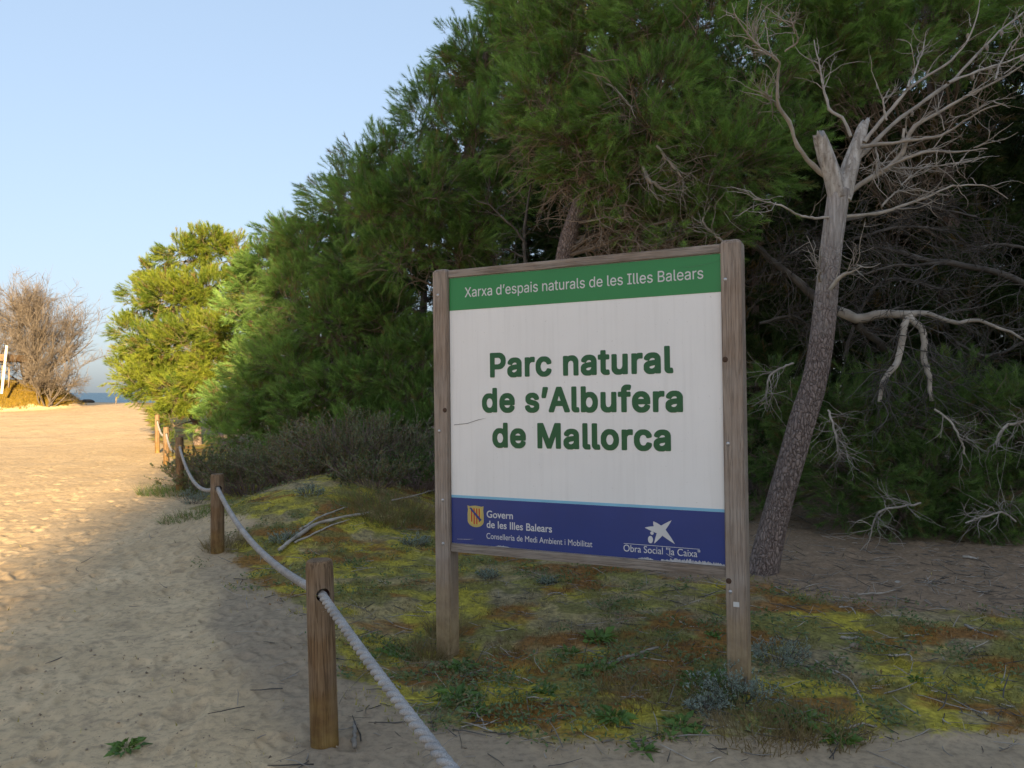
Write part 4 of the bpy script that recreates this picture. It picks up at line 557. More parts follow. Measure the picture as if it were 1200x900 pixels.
sheet('crest_field', [rect(U0, Va + .020, U1, Vb)] , M['yellow'], .0036, cr)
sheet('crest_field', [[(U0 + (U1 - U0) / 2 - .0395, Va + .0195), (U0 + (U1 - U0) / 2 + .0395, Va + .0195), (U0 + (U1 - U0) / 2 + .024, Va + .002), (U0 + (U1 - U0) / 2 - .024, Va + .002)]], M['yellow'], .0036, cr)
pw = (U1 - U0) / 9
sheet('crest_pale', [rect(U0 + pw * (2 * i + 1), Va + (.018 if i in (0, 3) else .004), U0 + pw * (2 * i + 2), Vb - .001) for i in range(4)], M['red'], .0046, cr)
sheet('crest_bend', [[(U0 - .002, Vb - .001), (U0 + .010, Vb + .003), (U1 + .002, Va + .034), (U1 - .008, Va + .022)]], M['blue'], .0056, cr)
# star with two dots and a rule over the small lettering
def arm(c, tip, w, w0):
    c = np.array(c); tip = np.array(tip); d = tip - c; n_ = np.array([-d[1], d[0]]) / np.hypot(*d)
    return [(1 - t) * c + t * tip + n_ * w * s_ for t, s_ in w0]
C0 = np.array([1.332, .163]); tips = [(1.241, .176), (1.290, .214), (1.391, .225), (1.408, .098), (1.292, .092)]
valley = [(1.292, .187), (1.333, .193), (1.357, .172), (1.339, .139), (1.308, .150)]
star = []
for i, tp in enumerate(tips):
    tp = np.array(tp); v1_ = np.array(valley[i - 1]) if i else np.array(valley[-1]); v2_ = np.array(valley[i])
    for a, b in ((v1_, tp), (tp, v2_)):
        mid = (a + b) / 2; out = mid - (C0 + tp) / 2; mid = mid + out * .22
        for t in np.linspace(0, 1, 6)[:-1]: star.append((1 - t) ** 2 * a + 2 * t * (1 - t) * mid + t * t * b)
sheet('star_emblem', [star], M['letter_white'], .0026)
def ell(u, v, a, b): return [(u + a * math.cos(t), v + b * math.sin(t)) for t in np.linspace(0, 2 * math.pi, 25)[:-1]]
sheet('emblem_dot', [ell(1.281, .149, .0095, .0095)], M['letter_white'], .0026)
sheet('emblem_dot', [ell(1.272, .113, .014, .020)], M['letter_white'], .0026)
sheet('emblem_rule', [rect(1.118, .0795, 1.540, .0820)], M['letter_white'], .0026)
# torn and peeling vinyl along the lower edge, scratch, crease
g3 = np.random.default_rng(5)
def strip(u0, u1, v, hmax, n_=26):
    us = np.linspace(u0, u1, n_); top = v + hmax * (.25 + .75 * g3.random(n_)) * np.sin(np.linspace(.1, 3.0, n_)) ** .5
    return list(zip(us, np.full(n_, v - .001))) + list(zip(us[::-1], top[::-1]))
M['torn'] = m_flat('torn_vinyl', (.50, .50, .52), .7, .2, .2, 60)
for tp in (strip(1.33, 1.672, .003, .024, 60), strip(1.20, 1.285, .003, .013), strip(.31, .40, .003, .009)): sheet('torn_edge', [tp], M['torn'], .0024)
M['scratch'] = m_flat('scratch', (.20, .20, .20), .7)
sheet('scratch', [[(.025, .733), (.12, .742), (.20, .765), (.258, .778), (.20, .769), (.12, .746), (.025, .7365)]], M['scratch'], .0014)
for tp in ([(1.36, .045), (1.385, .030), (1.40, .024), (1.384, .0275), (1.357, .043)], [(.04, .027), (.12, .030), (.16, .037), (.12, .033), (.04, .029)]): sheet('peel_line', [tp], M['torn'], .0032)
M['crease'] = m_flat('crease_green', (.05, .23, .085), .4)
sheet('crease', [[(1.45, UH - .052), (1.52, UH - .062), (1.60, UH - .052), (W_ - .004, UH - .038), (1.60, UH - .049), (1.52, UH - .058)]], M['crease'], .0026)

# ------------------------------------------------------------------ rope barrier
BOL = [(P(380.5, 868, 3.44), .80, .066, 'nearest rope bollard, brown stained foot and a split top'),
       (P(255, 650, 7.2), .75, .066, 'second rope bollard, standing beside the silver shrub on the sand'),
       (P(211, 573, 12.2), .82, .066, 'third rope bollard, rising from green weeds before the dark scrub'),
       (P(195, 546, 16.3), .82, .066, 'fourth rope bollard, narrow yellowish post under the sunlit pine'),
       (P(184.5, 523, 20.0), .82, .066, 'farthest rope bollard, sunlit against the foot of the pine')]
def bollard_mesh():
    g = np.random.default_rng(3); S, K = 40, 30; H = 1.0
    mb = MB(); zs = np.concatenate([np.linspace(-.22, .765, K - 3), [.788, .797, .80]])
    th = np.arange(S) * 2 * np.pi / S; V = []
    for k_, z in enumerate(zs):
        r = .059 * (1.03 - .03 * z)
        if k_ >= K - 3: r -= [.002, .006, .012][k_ - (K - 3)]
        rr = r * (1 + .03 * (vnoise(np.cos(th) * 2 + 5, np.sin(th) * 2 + z * 1.5, 4) - .5)) - .007 * np.exp(-((th - 4.35) / .05) ** 2) * (z > .45) - .004 * np.exp(-((th - 5.6) / .04) ** 2)
        V.append(np.stack([rr * np.cos(th), rr * np.sin(th), np.full(S, z)], 1))
    V = np.concatenate(V); i = np.arange(K - 1)[:, None] * S; s = np.arange(S)[None]; s2 = (s + 1) % S
    q = np.stack([i + s, i + s2, i + S + s2, i + S + s], -1).reshape(-1, 4)
    nv = len(V); V = np.concatenate([V, [[0, 0, .798], [0, 0, -.22]]]); top = (K - 1) * S
    t = [[nv, top + a, top + (a + 1) % S] for a in range(S)] + [[nv + 1, (a + 1) % S, a] for a in range(S)]
    mb.add(V, tris=t, quads=q); return mb
proto = bollard_mesh().build('rope_bollard', M['bollard'], smooth=True)
fang = math.atan2(-(P(211, 573, 12.2) - P(380, 868, 3.44))[0], (P(211, 573, 12.2) - P(380, 868, 3.44))[1])  # fence direction
# drill the hole along the fence
import bmesh
bm = bmesh.new(); bmesh.ops.create_cone(bm, segments=20, radius1=.030, radius2=.030, depth=.4, cap_ends=True)
bmesh.ops.rotate(bm, verts=bm.verts, cent=(0, 0, 0), matrix=Matrix.Rotation(fang, 3, 'Z') @ Matrix.Rotation(R(90), 3, 'X')); bmesh.ops.translate(bm, verts=bm.verts, vec=(0, 0, .655))
M['hole'] = m_flat('hole_wood', (.14, .045, .022), .9)
cut = bm_obj('cutter', bm, M['hole'])
md = proto.modifiers.new('b', 'BOOLEAN'); md.object = cut; md.operation = 'DIFFERENCE'; md.solver = 'EXACT'; md.material_mode = 'TRANSFER'
bpy.context.view_layer.update()
me = bpy.data.meshes.new_from_object(proto.evaluated_get(bpy.context.evaluated_depsgraph_get())); me.name = 'rope_bollard'
proto.modifiers.clear(); proto.data = me; bpy.data.objects.remove(cut)
me.polygons.foreach_set('use_smooth', [True] * len(me.polygons))
try: me.set_sharp_from_angle(angle=R(40))
except Exception: pass
holes = []
for i, (p, hgt, r_, lab) in enumerate(BOL):
    o = proto if i == 0 else proto.copy()
    if i: COL.objects.link(o)
    z = p[2] if i == 0 else gz(p[0], p[1])
    o.location = (p[0], p[1], z); lean = [R(-1.9), R(-.4), R(-1), R(-.6), R(-.5)][i]
    tgt = BOL[i][0][2] + hgt
    o.rotation_euler = (0, lean, [0, .05, -.04, .07, 0][i]); sc = (tgt - z) / .80; o.scale = (1, 1, sc)
    tag(o, lab, 'bollard', 'wooden bollards of the rope barrier')
    holes.append(np.array(o.location) + np.array([math.sin(lean) * .655, 0, .655 * sc]))

def span(a, b, sag, n_):
    t = np.linspace(0, 1, n_)[:, None]; p = a * (1 - t) + b * t; p[:, 2] -= (4 * sag * t * (1 - t))[:, 0]; return p
end = holes[0] + np.array([2.05, -4.05, -.10])
path = [span(end, holes[0], .10, 40), span(holes[0], holes[1], .13, 40)[1:], span(holes[1], holes[2], .24, 40)[1:], span(holes[2], holes[3], .20, 30)[1:], span(holes[3], holes[4], .16, 30)[1:]]
path = np.concatenate(path); path = path[path[:, 1] > -.6]
path = resample(path, 1500)
ds = np.linalg.norm(np.diff(path, axis=0), axis=1); s_ = np.concatenate([[0], np.cumsum(ds)])
nn = 3600; q = np.linspace(0, s_[-1], nn); path = np.stack([np.interp(q, s_, path[:, c]) for c in range(3)], 1)
t = norm(np.gradient(path, axis=0)); side = norm(np.cross(t, [0, 0, 1.])); upv = np.cross(side, t)
mb = MB(); pitch = .135; RRp = .0100
for sidx in range(3):
    ph = q / pitch * 2 * np.pi + sidx * 2 * np.pi / 3
    tubes(mb, (path + (side * np.cos(ph)[:, None] + upv * np.sin(ph)[:, None]) * RRp)[None], np.full((1, nn),   .0108), 8, cap=True)
k = N('rope_fibre'); n1 = k.noise(9, 4); n2 = k.noise(260, 4, rough=.8)
k.col(k.mix(k.ramp(n2, [(.3, 0), (.65, 1)]), (.20, .19, .18), k.mix(k.ramp(n1, [(.35, 0), (.65, 1)]), (.34, .325, .31), (.52, .50, .475))))
k.b.inputs['Roughness'].default_value = .95; k.bump(n2, .7, .003)
nh = 2600; ih = rng.integers(0, nn, nh); ph = rng.random(nh) * 2 * np.pi      # frayed fibres standing off the strands
od = side[ih] * np.cos(ph)[:, None] + upv[ih] * np.sin(ph)[:, None]
hq = grow(path[ih] + od * .018, norm(od * .7 + t[ih] * rng.normal(0, 1, (nh, 1)) + rng.normal(0, .3, (nh, 3))), rng.uniform(.008, .028, nh), 4, .3)
tubes(mb, hq, np.tile([.0006, .0005, .0004, .0002], (nh, 1)), 3)
rope = mb.build('barrier_rope', k.m, smooth=True)
tag(rope, 'pale twisted rope strung through the wooden bollards beside the path', 'rope')

# ------------------------------------------------------------------ pines
def shoot_proto(M_, wid, seed, ln=(.26, .36)):
    """one brush of needles along +Z, unit length"""
    g = np.random.default_rng(seed)
    t = g.random(M_) ** .75 * .85 + .15
    az = g.random(M_) * 2 * np.pi; an = R(1) * (58 - 38 * t + g.normal(0, 9, M_))
    d = np.stack([np.sin(an) * np.cos(az), np.sin(an) * np.sin(az), np.cos(an)], 1)
    b = np.stack([np.zeros(M_), np.zeros(M_), t], 1); L = g.uniform(*ln, M_)[:, None]
    sd_ = norm(np.cross(d, g.normal(0, 1, (M_, 3)))) * wid
    tip = b + d * L; tip[:, 2] -= .02
    return np.stack([b - sd_, b + sd_, tip], 1).reshape(-1, 3)     # M*3,3
def place_shoots(mb, base, dirs, L, protos, tint, mat=0, g=None):
    N_ = len(base)
    if not N_: return
    z = norm(dirs); x = norm(np.cross(z, rng.normal(0, 1, (N_, 3)))); y = np.cross(z, x)
    which = rng.integers(0, len(protos), N_)
    for w_ in range(len(protos)):
        s = which == w_
        p = protos[w_]
        V = (x[s][:, None] * p[None, :, 0:1] + y[s][:, None] * p[None, :, 1:2] + z[s][:, None] * p[None, :, 2:3]) * L[s][:, None, None] + base[s][:, None]
        n_ = V.shape[0] * V.shape[1]
        mb.add(V.reshape(-1, 3), tris=np.arange(n_).reshape(-1, 3), mat=mat, col=np.repeat(tint[s], V.shape[1], 0))
PRO = [shoot_proto(56, .0105, i, (.30, .44)) for i in range(6)]
PRO_M = [shoot_proto(46, .016, 20 + i, (.30, .44)) for i in range(5)]
PRO_F = [shoot_proto(34, .024, 40 + i, (.3, .45)) for i in range(4)]

def crown(lobes, trunk, name, parent, mats, protos, dens, Ls, flat=.8, up=.30, limbs=True, stem_r=.004, limb_r=.02, dead=0.0, bare_low=True, limb_sides=5, thin=1.0):
    """lobes: (centre, radius). One mesh of needle brushes on twigs; the limbs join trunk and lobes"""
    mb = MB(); lb = MB()
    for c, r in lobes:
        c = np.asarray(c, float)
        n_ = int(dens * r * r)
        d = norm(rng.normal(0, 1, (n_, 3)))
        keep = (d[:, 2] > -.35) | (rng.random(n_) < .45); d = d[keep]; n_ = len(d)
        # a lobe is a handful of sprays, so clump the directions
        ns = max(8, int(24 * r)); sp = norm(rng.normal(0, 1, (ns, 3)) + [0, 0, .2]); near_ = (d @ sp.T).argmax(1)
        d = norm(d * .75 + sp[near_] * .5 + rng.normal(0, .10, (n_, 3)))
        sr = rng.uniform(.68, 1.25, ns)[near_]
        rad_ = r * sr * (.42 + .58 * rng.random(n_) ** .6)
        base = c + d * rad_[:, None] * [1, 1, flat] * .85
        dr = norm(d * 1.0 + sp[near_] * .5 + [0, 0, up] + rng.normal(0, .28, (n_, 3)))
        L = rng.uniform(*Ls, n_)
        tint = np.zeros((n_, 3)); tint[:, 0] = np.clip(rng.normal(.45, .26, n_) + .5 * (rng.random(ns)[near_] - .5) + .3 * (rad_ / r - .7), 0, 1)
        tint[:, 1] = (rng.random(n_) < .09) * rng.uniform(.3, .9, n_)
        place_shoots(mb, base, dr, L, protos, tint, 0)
        # shoot stems
        tip = base + norm(dr) * (L * .9)[:, None]
        Pt = np.stack([base - dr * .0, (base + tip) / 2, tip], 1)
        tubes(mb, Pt, np.tile([stem_r * .6, stem_r * .5, stem_r * .25], (n_, 1)), 3, 1, np.tile([[.5, 0, 0]], (n_, 1)))
        # sprays: wiry twigs from the lobe heart
        heart = c - [0, 0, r * .35]
        m_ = ns
        e = c + sp * r * .9 * [1, 1, flat]
        mid = (heart + e) / 2 + rng.normal(0, .08 * r, (m_, 3)) - [0, 0, .06 * r]
        Pt = np.stack([np.tile(heart, (m_, 1)), heart * .5 + mid * .5 + rng.normal(0, .03 * r, (m_, 3)), mid, (mid + e) / 2 + rng.normal(0, .03 * r, (m_, 3)), e], 1)
        tubes(lb, Pt, np.tile(np.linspace(.008, .003, 5), (m_, 1)) * min(1, r) * thin, 4, 0, np.tile([[.5, 0, 0]], (m_, 1)))
        sp2, d2, _, _ = branch_off(Pt, int(n_ * .09), .25, .95, .8, .15)
        q = grow(sp2, d2, rng.uniform(.25, .55, len(sp2)) * r, 5, .22, .05); tubes(lb, q, np.tile(np.linspace(.006, .002, 5), (len(q), 1)) * thin, 3, 0, np.repeat([[.5, 0, 0]], len(q), 0) * rng.uniform(.4, 1.9, (len(q), 1)))
        if limbs and trunk is not None:
            tz = np.clip(heart[2] - .35 * np.linalg.norm((heart - trunk[len(trunk) // 2])[:2]) , trunk[0, 2] + .8, trunk[-1, 2])
            j = np.abs(trunk[:, 2] - tz).argmin(); a = trunk[j]
            mid = a * .5 + heart * .5 + rng.normal(0, .12, 3) - [0, 0, .08 * np.linalg.norm(heart - a)]
            tubes(lb, resample(np.array([a, mid, heart]), 8)[None], np.linspace(limb_r, .014, 8)[None], limb_sides, 0, [[.35, 0, 0]])
            if dead:
                line = resample(np.array([a, mid, heart]), 8)[None]
                p0, d0, _, _ = branch_off(line, int(dead), .15, .95, .9, -.15)
                t1 = grow(p0, d0, rng.uniform(.3, .9, len(p0)), 7, .3, -.04); tubes(lb, t1, np.tile(np.linspace(.007, .0022, 7), (len(t1), 1)), 3, 0, np.repeat([[1., 0, 0]], len(t1), 0))
                p0, d0, _, _ = branch_off(t1, int(dead * 3), .2, .95, .9)
                t2 = grow(p0, d0, rng.uniform(.12, .4, len(p0)), 5, .3, 0); tubes(lb, t2, np.tile(np.linspace(.0035, .0016, 5), (len(t2), 1)), 3, 0, np.repeat([[1., 0, 0]], len(t2), 0))
    o = mb.build('crown', mats, parent, origin=None)
    b = lb.build('limbs', [M['pine_twig']], parent)
    return o, b

def trunk_mesh(parent, pts, rads, sides=20, n_=40, mat='bark', name='trunk', rough=.10, seed=1, jag=0):
    p = resample(np.concatenate([np.asarray(pts, float), np.asarray(rads, float)[:, None]], 1), n_)
    mb = MB(); K = n_; S = sides; Pt = p[None, :, :3]; Rd = p[None, :, 3]
    tubes(mb, Pt, Rd, S, cap=True)
    V = mb.V[0]; c = np.repeat(p[:, :3], S, 0); v = V[:K * S] - c
    th = np.tile(np.arange(S) * 2 * np.pi / S, K); zz = np.repeat(np.arange(K), S) * (np.linalg.norm(np.diff(p[:, :3], axis=0), axis=1).mean())
    f = 1 + rough * (fbm(np.cos(th) * 1.6 + 9, np.sin(th) * 1.6 + zz * 1.6, seed, 4) - .5) * 2
    V[:K * S] = c + v * f[:, None]
    if jag:                                             # splintered broken end
        tg = norm(p[-1:, :3] - p[-4:-3, :3]); g = np.random.default_rng(seed); a = th[:S]
        sp_ = (g.random(S) ** 1.5 * jag + jag * .9 * (np.cos(a * 2 + seed) > .2))
        for q_ in range(3): V[(K - 1 - q_) * S:(K - q_) * S] += tg * (sp_ * (1 - q_ * .33))[:, None]
        V[-1] -= tg[0] * jag * .4
    o = mb.build(name, M[mat], parent, smooth=True)
    return p

def pine(label, trunk_px, lobes_px, mats, protos, dens, Ls, group=None, trunk_r=.10, name='pine_tree', parent=None, fill=.72, **kw):
    """trunk_px: (px, py, Y, r) from the foot upwards; lobes_px: (px, py, Y, r)"""
    pts = [P(a, b, c) for a, b, c, r in trunk_px]; rr = [r for *_, r in trunk_px]
    f = pts[0].copy(); f[2] = gz(f[0], f[1]); pts[0] = f - [0, 0, .15]
    root = empty(name, f); tag(root, label, 'pine tree', group)
    tr = trunk_mesh(root, pts, rr)
    lob = [(P(a, b, c), r) for a, b, c, r in lobes_px]; ext = []
    for i, (c0, r0) in enumerate(lob):                          # fill the canopy between neighbouring boughs
        dd = sorted((np.linalg.norm(c0 - c1), j) for j, (c1, r1) in enumerate(lob) if j != i)[:2]
        for d_, j in dd:
            if j > i or i not in [k_ for _, k_ in sorted((np.linalg.norm(lob[j][0] - c1), q_) for q_, (c1, r1) in enumerate(lob) if q_ != j)[:2]]:
                ext.append(((c0 + lob[j][0]) / 2 + rng.normal(0, .08, 3), fill * (r0 + lob[j][1]) / 2))
    if fill: lob = lob + ext
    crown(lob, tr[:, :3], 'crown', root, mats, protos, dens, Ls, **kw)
    for ch in root.children: ch.matrix_parent_inverse = Matrix.Translation(-Vector(f))
    return root
GR = [M['needle'], M['pine_twig']]; GF = [M['needle_sunlit'], M['pine_twig']]; GD = [M['needle_deep_shade'], M['pine_twig']]
GP = 'green pines of the wood edge'
pine('tall green pine leaning over the sign, its rough trunk seen above the top rail',
     [(640, 700, 9.3, .125), (652, 420, 9.2, .115), (662, 300, 9.1, .105), (684, 225, 9.0, .09), (705, 130, 8.9, .07), (730, 20, 8.9, .05), (745, -120, 9, .03)],
     [(700, 175, 8.7, .70), (642, 118, 8.9, .68), (760, 118, 8.2, .85), (838, 182, 8.0, .72), (880, 95, 8.3, .72), (700, 40, 8.9, .85), (800, 25, 8.5, .85), (625, 42, 9.3, .62),
      (892, 215, 8.4, .45), (820, 243, 8.2, .38), (750, 222, 8.4, .42), (900, 0, 9, .8), (700, -60, 9.2, .9), (820, -80, 9, .95), (612, 165, 9.6, .48), (640, -30, 9.6, .75), (930, 165, 8.5, .4), (660, 210, 9.2, .3), (745, 258, 8.5, .33), (792, 270, 8.2, .3), (842, 276, 8.2, .28), (720, 240, 8.9, .35)],
     GR, PRO, 1000, (.14, .235), GP, dead=16)
pine('tall pine whose crown meets the blue sky left of the sign',
     [(545, 640, 12.3, .12), (548, 420, 12.3, .11), (540, 250, 12.3, .09), (570, 60, 12.4, .05)],
     [(565, 70, 12.2, .75), (505, 140, 12.2, .7), (555, 165, 11.6, .85), (458, 190, 12.2, .62), (500, 225, 11.4, .85), (580, 232, 11.8, .6), (437, 250, 11.8, .72), (540, 292, 11.5, .5), (468, 300, 11.4, .62), (610, 15, 12.4, .75), (640, -40, 12.5, .9), (600, 120, 12, .7), (410, 215, 12.6, .5), (535, 95, 12.6, .6), (575, 330, 12, .4)],
     GR, PRO, 900, (.155, .26), GP, dead=10)
pine('broad bushy pine with branches to the scrub left of the sign',
     [(420, 560, 14.2, .11), (415, 400, 14.2, .1), (405, 250, 14.4, .06)],
     [(398, 235, 14.5, .72), (366, 290, 14.5, .75), (420, 312, 13.5, .8), (345, 345, 14.3, .72), (392, 380, 13.2, .85), (452, 372, 13.0, .75), (338, 425, 13.6, .8), (402, 448, 12.7, .78), (462, 440, 12.4, .75), (495, 470, 12, .6), (362, 478, 13.0, .62), (318, 478, 13.8, .6), (505, 405, 12.4, .55), (440, 490, 12.2, .5), (300, 440, 14.4, .6), (350, 508, 12.9, .5), (410, 508, 12.2, .5), (466, 508, 11.9, .5), (300, 508, 14, .5), (508, 500, 11.8, .42), (262, 506, 15.6, .5)],
     GR, PRO, 900, (.155, .26), GP, dead=8, flat=.7)
pine('green pine in the shade just behind the golden sunlit pine',
     [(318, 540, 18.2, .11), (318, 400, 18.2, .1), (325, 260, 18.3, .05)],
     [(338, 275, 18.2, .62), (312, 315, 18, .82), (296, 365, 18.2, .8), (306, 425, 17.2, .85), (276, 470, 17.8, .72), (345, 330, 17.6, .85), (330, 385, 17, .7), (360, 400, 17, .8), (300, 490, 16.8, .55), (250, 492, 18.2, .5), (365, 300, 18.2, .7)],
     GR, PRO_M, 620, (.22, .36), GP, flat=.75)
pine('golden green sunlit pine at the end of the rope fence',
     [(232, 520, 22.3, .12), (228, 420, 22.3, .1), (240, 300, 22.4, .05)],
     [(243, 290, 22.2, 0.69), (214, 298, 22.2, 0.62), (270, 297, 22.4, 0.58), (174, 345, 22.2, 0.62), (205, 350, 21.6, 0.95), (157, 392, 22, 0.65), (192, 410, 21.4, 1.06), (150, 437, 22, 0.56), (180, 450, 21.2, 0.92), (220, 460, 20.6, 0.81), (272, 385, 20.8, 0.81), (232, 400, 21, 0.95), (245, 345, 22, 0.95), (205, 492, 20.6, 0.47), (290, 335, 22, 0.62), (252, 440, 21, 0.84), (180, 320, 22.4, 0.39)],
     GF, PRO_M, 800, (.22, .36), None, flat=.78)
pine('pine on the right with green branches hanging over the broken dead tree',
     [(1135, 640, 11.5, .13), (1130, 400, 11.4, .12), (1100, 150, 11, .10), (1080, -60, 10.6, .06)],
     [(962, 66, 9, .55), (1040, 62, 9, .62), (1100, 36, 9.3, .6), (1000, 112, 8.9, .40), (1152, 52, 9.7, .5), (1060, -25, 9.3, .75), (955, -5, 9.3, .65), (1175, -30, 9.6, .85), (1020, 20, 8.9, .5), (930, 110, 9.2, .35)],
     GR, PRO, 1000, (.14, .235), GP, dead=10)
pine('low dark pine sapling thicket at the right edge behind the leaning dead tree',
     [(1085, 640, 8.9, .05), (1090, 540, 8.9, .04), (1100, 450, 8.9, .02)],
     [(905, 452, 9.2, .42), (965, 482, 8.7, .55), (1040, 480, 8.5, .62), (1120, 482, 8.7, .72), (1190, 500, 8.5, .65), (1000, 556, 8.4, .52), (1080, 566, 8.4, .62), (1160, 576, 8.4, .62), (935, 540, 9.0, .42), (1240, 560, 8.4, .7), (1050, 606, 8.2, .32), (1140, 606, 8.2, .38), (990, 600, 8.5, .3), (1100, 622, 8.3, .3), (1190, 622, 8.1, .34), (1250, 470, 8.8, .8), (880, 520, 9.6, .4), (900, 590, 9.4, .35)],
     [M['needle_half_shade'], M['pine_twig']], PRO, 900, (.14, .23), None, name='pine_thicket', trunk_r=.04, limb_r=.010, up=.1)

# dark wood behind: three kinds copied about
def generic_pine(seed, hgt, w_, lo):
    g = np.random.default_rng(seed)
    root = empty('pine_tree', (0, 0, 0))
    tr = trunk_mesh(root, [(0, 0, -.3), (.1, .05, hgt * .3), (-.05, .1, hgt * .6), (.1, 0, hgt * .95)], [.15, .13, .09, .03])
    lob = []
    for i in range(20):
        z = lo + (hgt - lo) * (i + .5) / 20; a = i * 2.4 + g.random(); rr = w_ * (1 - .55 * ((z - lo) / (hgt - lo)) ** 1.6) * g.uniform(.45, .85)
        lob.append((np.array([rr * math.cos(a), rr * math.sin(a), z]), g.uniform(.7, 1.1)))
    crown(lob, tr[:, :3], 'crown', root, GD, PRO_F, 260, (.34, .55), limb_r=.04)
    return root
GEN = [generic_pine(1, 9.0, 2.3, .9), generic_pine(2, 8.0, 2.6, 1.4), generic_pine(3, 10.0, 2.2, .7)]
def copy_tree(o, parent=None):
    c = o.copy(); COL.objects.link(c)
    if parent: c.parent = parent
    for ch in o.children: copy_tree(ch, c)
    return c
spots = [(2.2, 14.5, 1.0, 0), (5.0, 13.2, .95, 1), (8.0, 13.0, 1.0, 2), (10.8, 12.5, 1.05, 0), (.2, 17.0, 1.0, 2), (3.6, 18.5, 1.05, 1), (7.2, 17.5, 1.05, 0), (11.5, 17, 1.1, 2), (-2.2, 18.5, .85, 1), (9.2, 9.6, .9, 1),
         (-4.2, 22.5, .75, 0), (-6.2, 28, .72, 1), (14.2, 14.5, 1.1, 1), (5.5, 24, 1.1, 2), (10.5, 24, 1.1, 0), (.5, 24, 1.05, 1), (12.8, 9.0, 1.0, 2), (6.3, 11.4, .62, 0), (3.6, 11.6, .55, 2)]
BACK = ['dark pine deep in the shade of the wood behind the sign', 'dark pine deep in the shade of the wood behind the broken dead tree', 'shaded pine at the back of the wood beside the blue sky']
for i, (x, y, s, kd) in enumerate(spots):
    o = GEN[kd] if not any(sp_[3] == kd for sp_ in spots[:i]) else copy_tree(GEN[kd])
    o.location = (x, y, gz(x, y)); o.scale = (s, s, s); o.rotation_euler = (0, 0, i * 1.3)
    px = 600 + F * x / y
    tag(o, BACK[1] if px > 860 else BACK[0] if px > 520 else BACK[2], 'pine tree', ['shaded pines behind the sign', 'shaded pines behind the dead tree', 'shaded pines beside the sky'][1 if px > 860 else 0 if px > 520 else 2])

# the wood at the viewer's back that shades the foreground: one mass, out of the picture
mb = MB()
g5 = np.random.default_rng(9)
for row, (yb, n_) in enumerate(((-56, 8), (-64, 9), (-73, 9))):
    for i in range(n_):
        xe = -2.03 - .3145 * yb                          # the line of light and shade on the ground, run back
        x = xe + (2.8 if i == 0 else .1 + i * 5.0) + g5.normal(0, .2) + .2 * row; y = yb + g5.normal(0, .8); H = 7.5 + .222 * (12 - yb) + g5.uniform(0, 1.5); H = -.222 * yb + 4.6 if i == 0 else H; wd = .62 if i == 0 else 1
        for j in range(34):
            z = .4 + (H - .4) * (j + .5) / 34; a = j * 2.4; rr = 3.0 * wd * (1 - .4 * (z / H) ** 2) * g5.uniform(.2, .9); rl = g5.uniform(1.2, 1.7)
            m_ = 120; d = norm(g5.normal(0, 1, (m_, 3)))
            base = np.array([x + rr * math.cos(a), y + rr * math.sin(a), z]) + d * rl * g5.random((m_, 1)) ** .5
            place_shoots(mb, base, norm(d + [0, 0, .4]), g5.uniform(.8, 1.2, m_), [PRO_F[0][:60] * [1.4, 1.4, 1]], np.full((m_, 3), .3))
        tubes(mb, np.array([[[x, y, -.2], [x, y, H * .5], [x, y, H * .95]]]), np.array([[.3, .2, .05]]), 6, 1)
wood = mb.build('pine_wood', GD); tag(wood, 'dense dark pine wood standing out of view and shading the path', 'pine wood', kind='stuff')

# ------------------------------------------------------------------ broken leaning tree
f0 = P(893, 672, 6.6); root = empty('dead_tree', (f0[0], f0[1], gz(f0[0], f0[1])))
tag(root, 'leaning dead tree with scaly bark and broken forked top right of the sign', 'dead tree')
def px_line(pts, Y0, Y1): return [P(a, b, Y0 + (Y1 - Y0) * i / (len(pts) - 1)) for i, (a, b, r) in enumerate(pts)], [r * (Y0 + (Y1 - Y0) * i / (len(pts) - 1)) / F for i, (a, b, r) in enumerate(pts)]
T_ = [(889, 692, 21), (893, 674, 18), (905, 622, 15.8), (922, 560, 15), (938, 500, 14.5), (953, 452, 14), (963, 400, 13.4), (968, 350, 13), (973, 300, 12.6), (979, 255, 12.4), (984, 222, 12.4)]
p_, r_ = px_line(T_, 6.6, 6.5); trunk_mesh(root, p_, r_, 72, 260, 'bark_dead', 'trunk', .09, 5)
p_, r_ = px_line([(982, 232, 11), (977, 210, 10), (970, 190, 9.5), (964, 172, 8.5), (961, 163, 7.5)], 6.5, 6.45); trunk_mesh(root, p_, r_, 32, 60, 'deadwood', 'broken_fork', .32, 8, .05)
p_, r_ = px_line([(985, 234, 10.5), (993, 208, 9.8), (1000, 185, 8.8), (1007, 163, 7.8), (1011, 150, 6.2), (1013, 146, 4)], 6.5, 6.62); trunk_mesh(root, p_, r_, 32, 60, 'deadwood', 'broken_fork', .38, 12, .06)
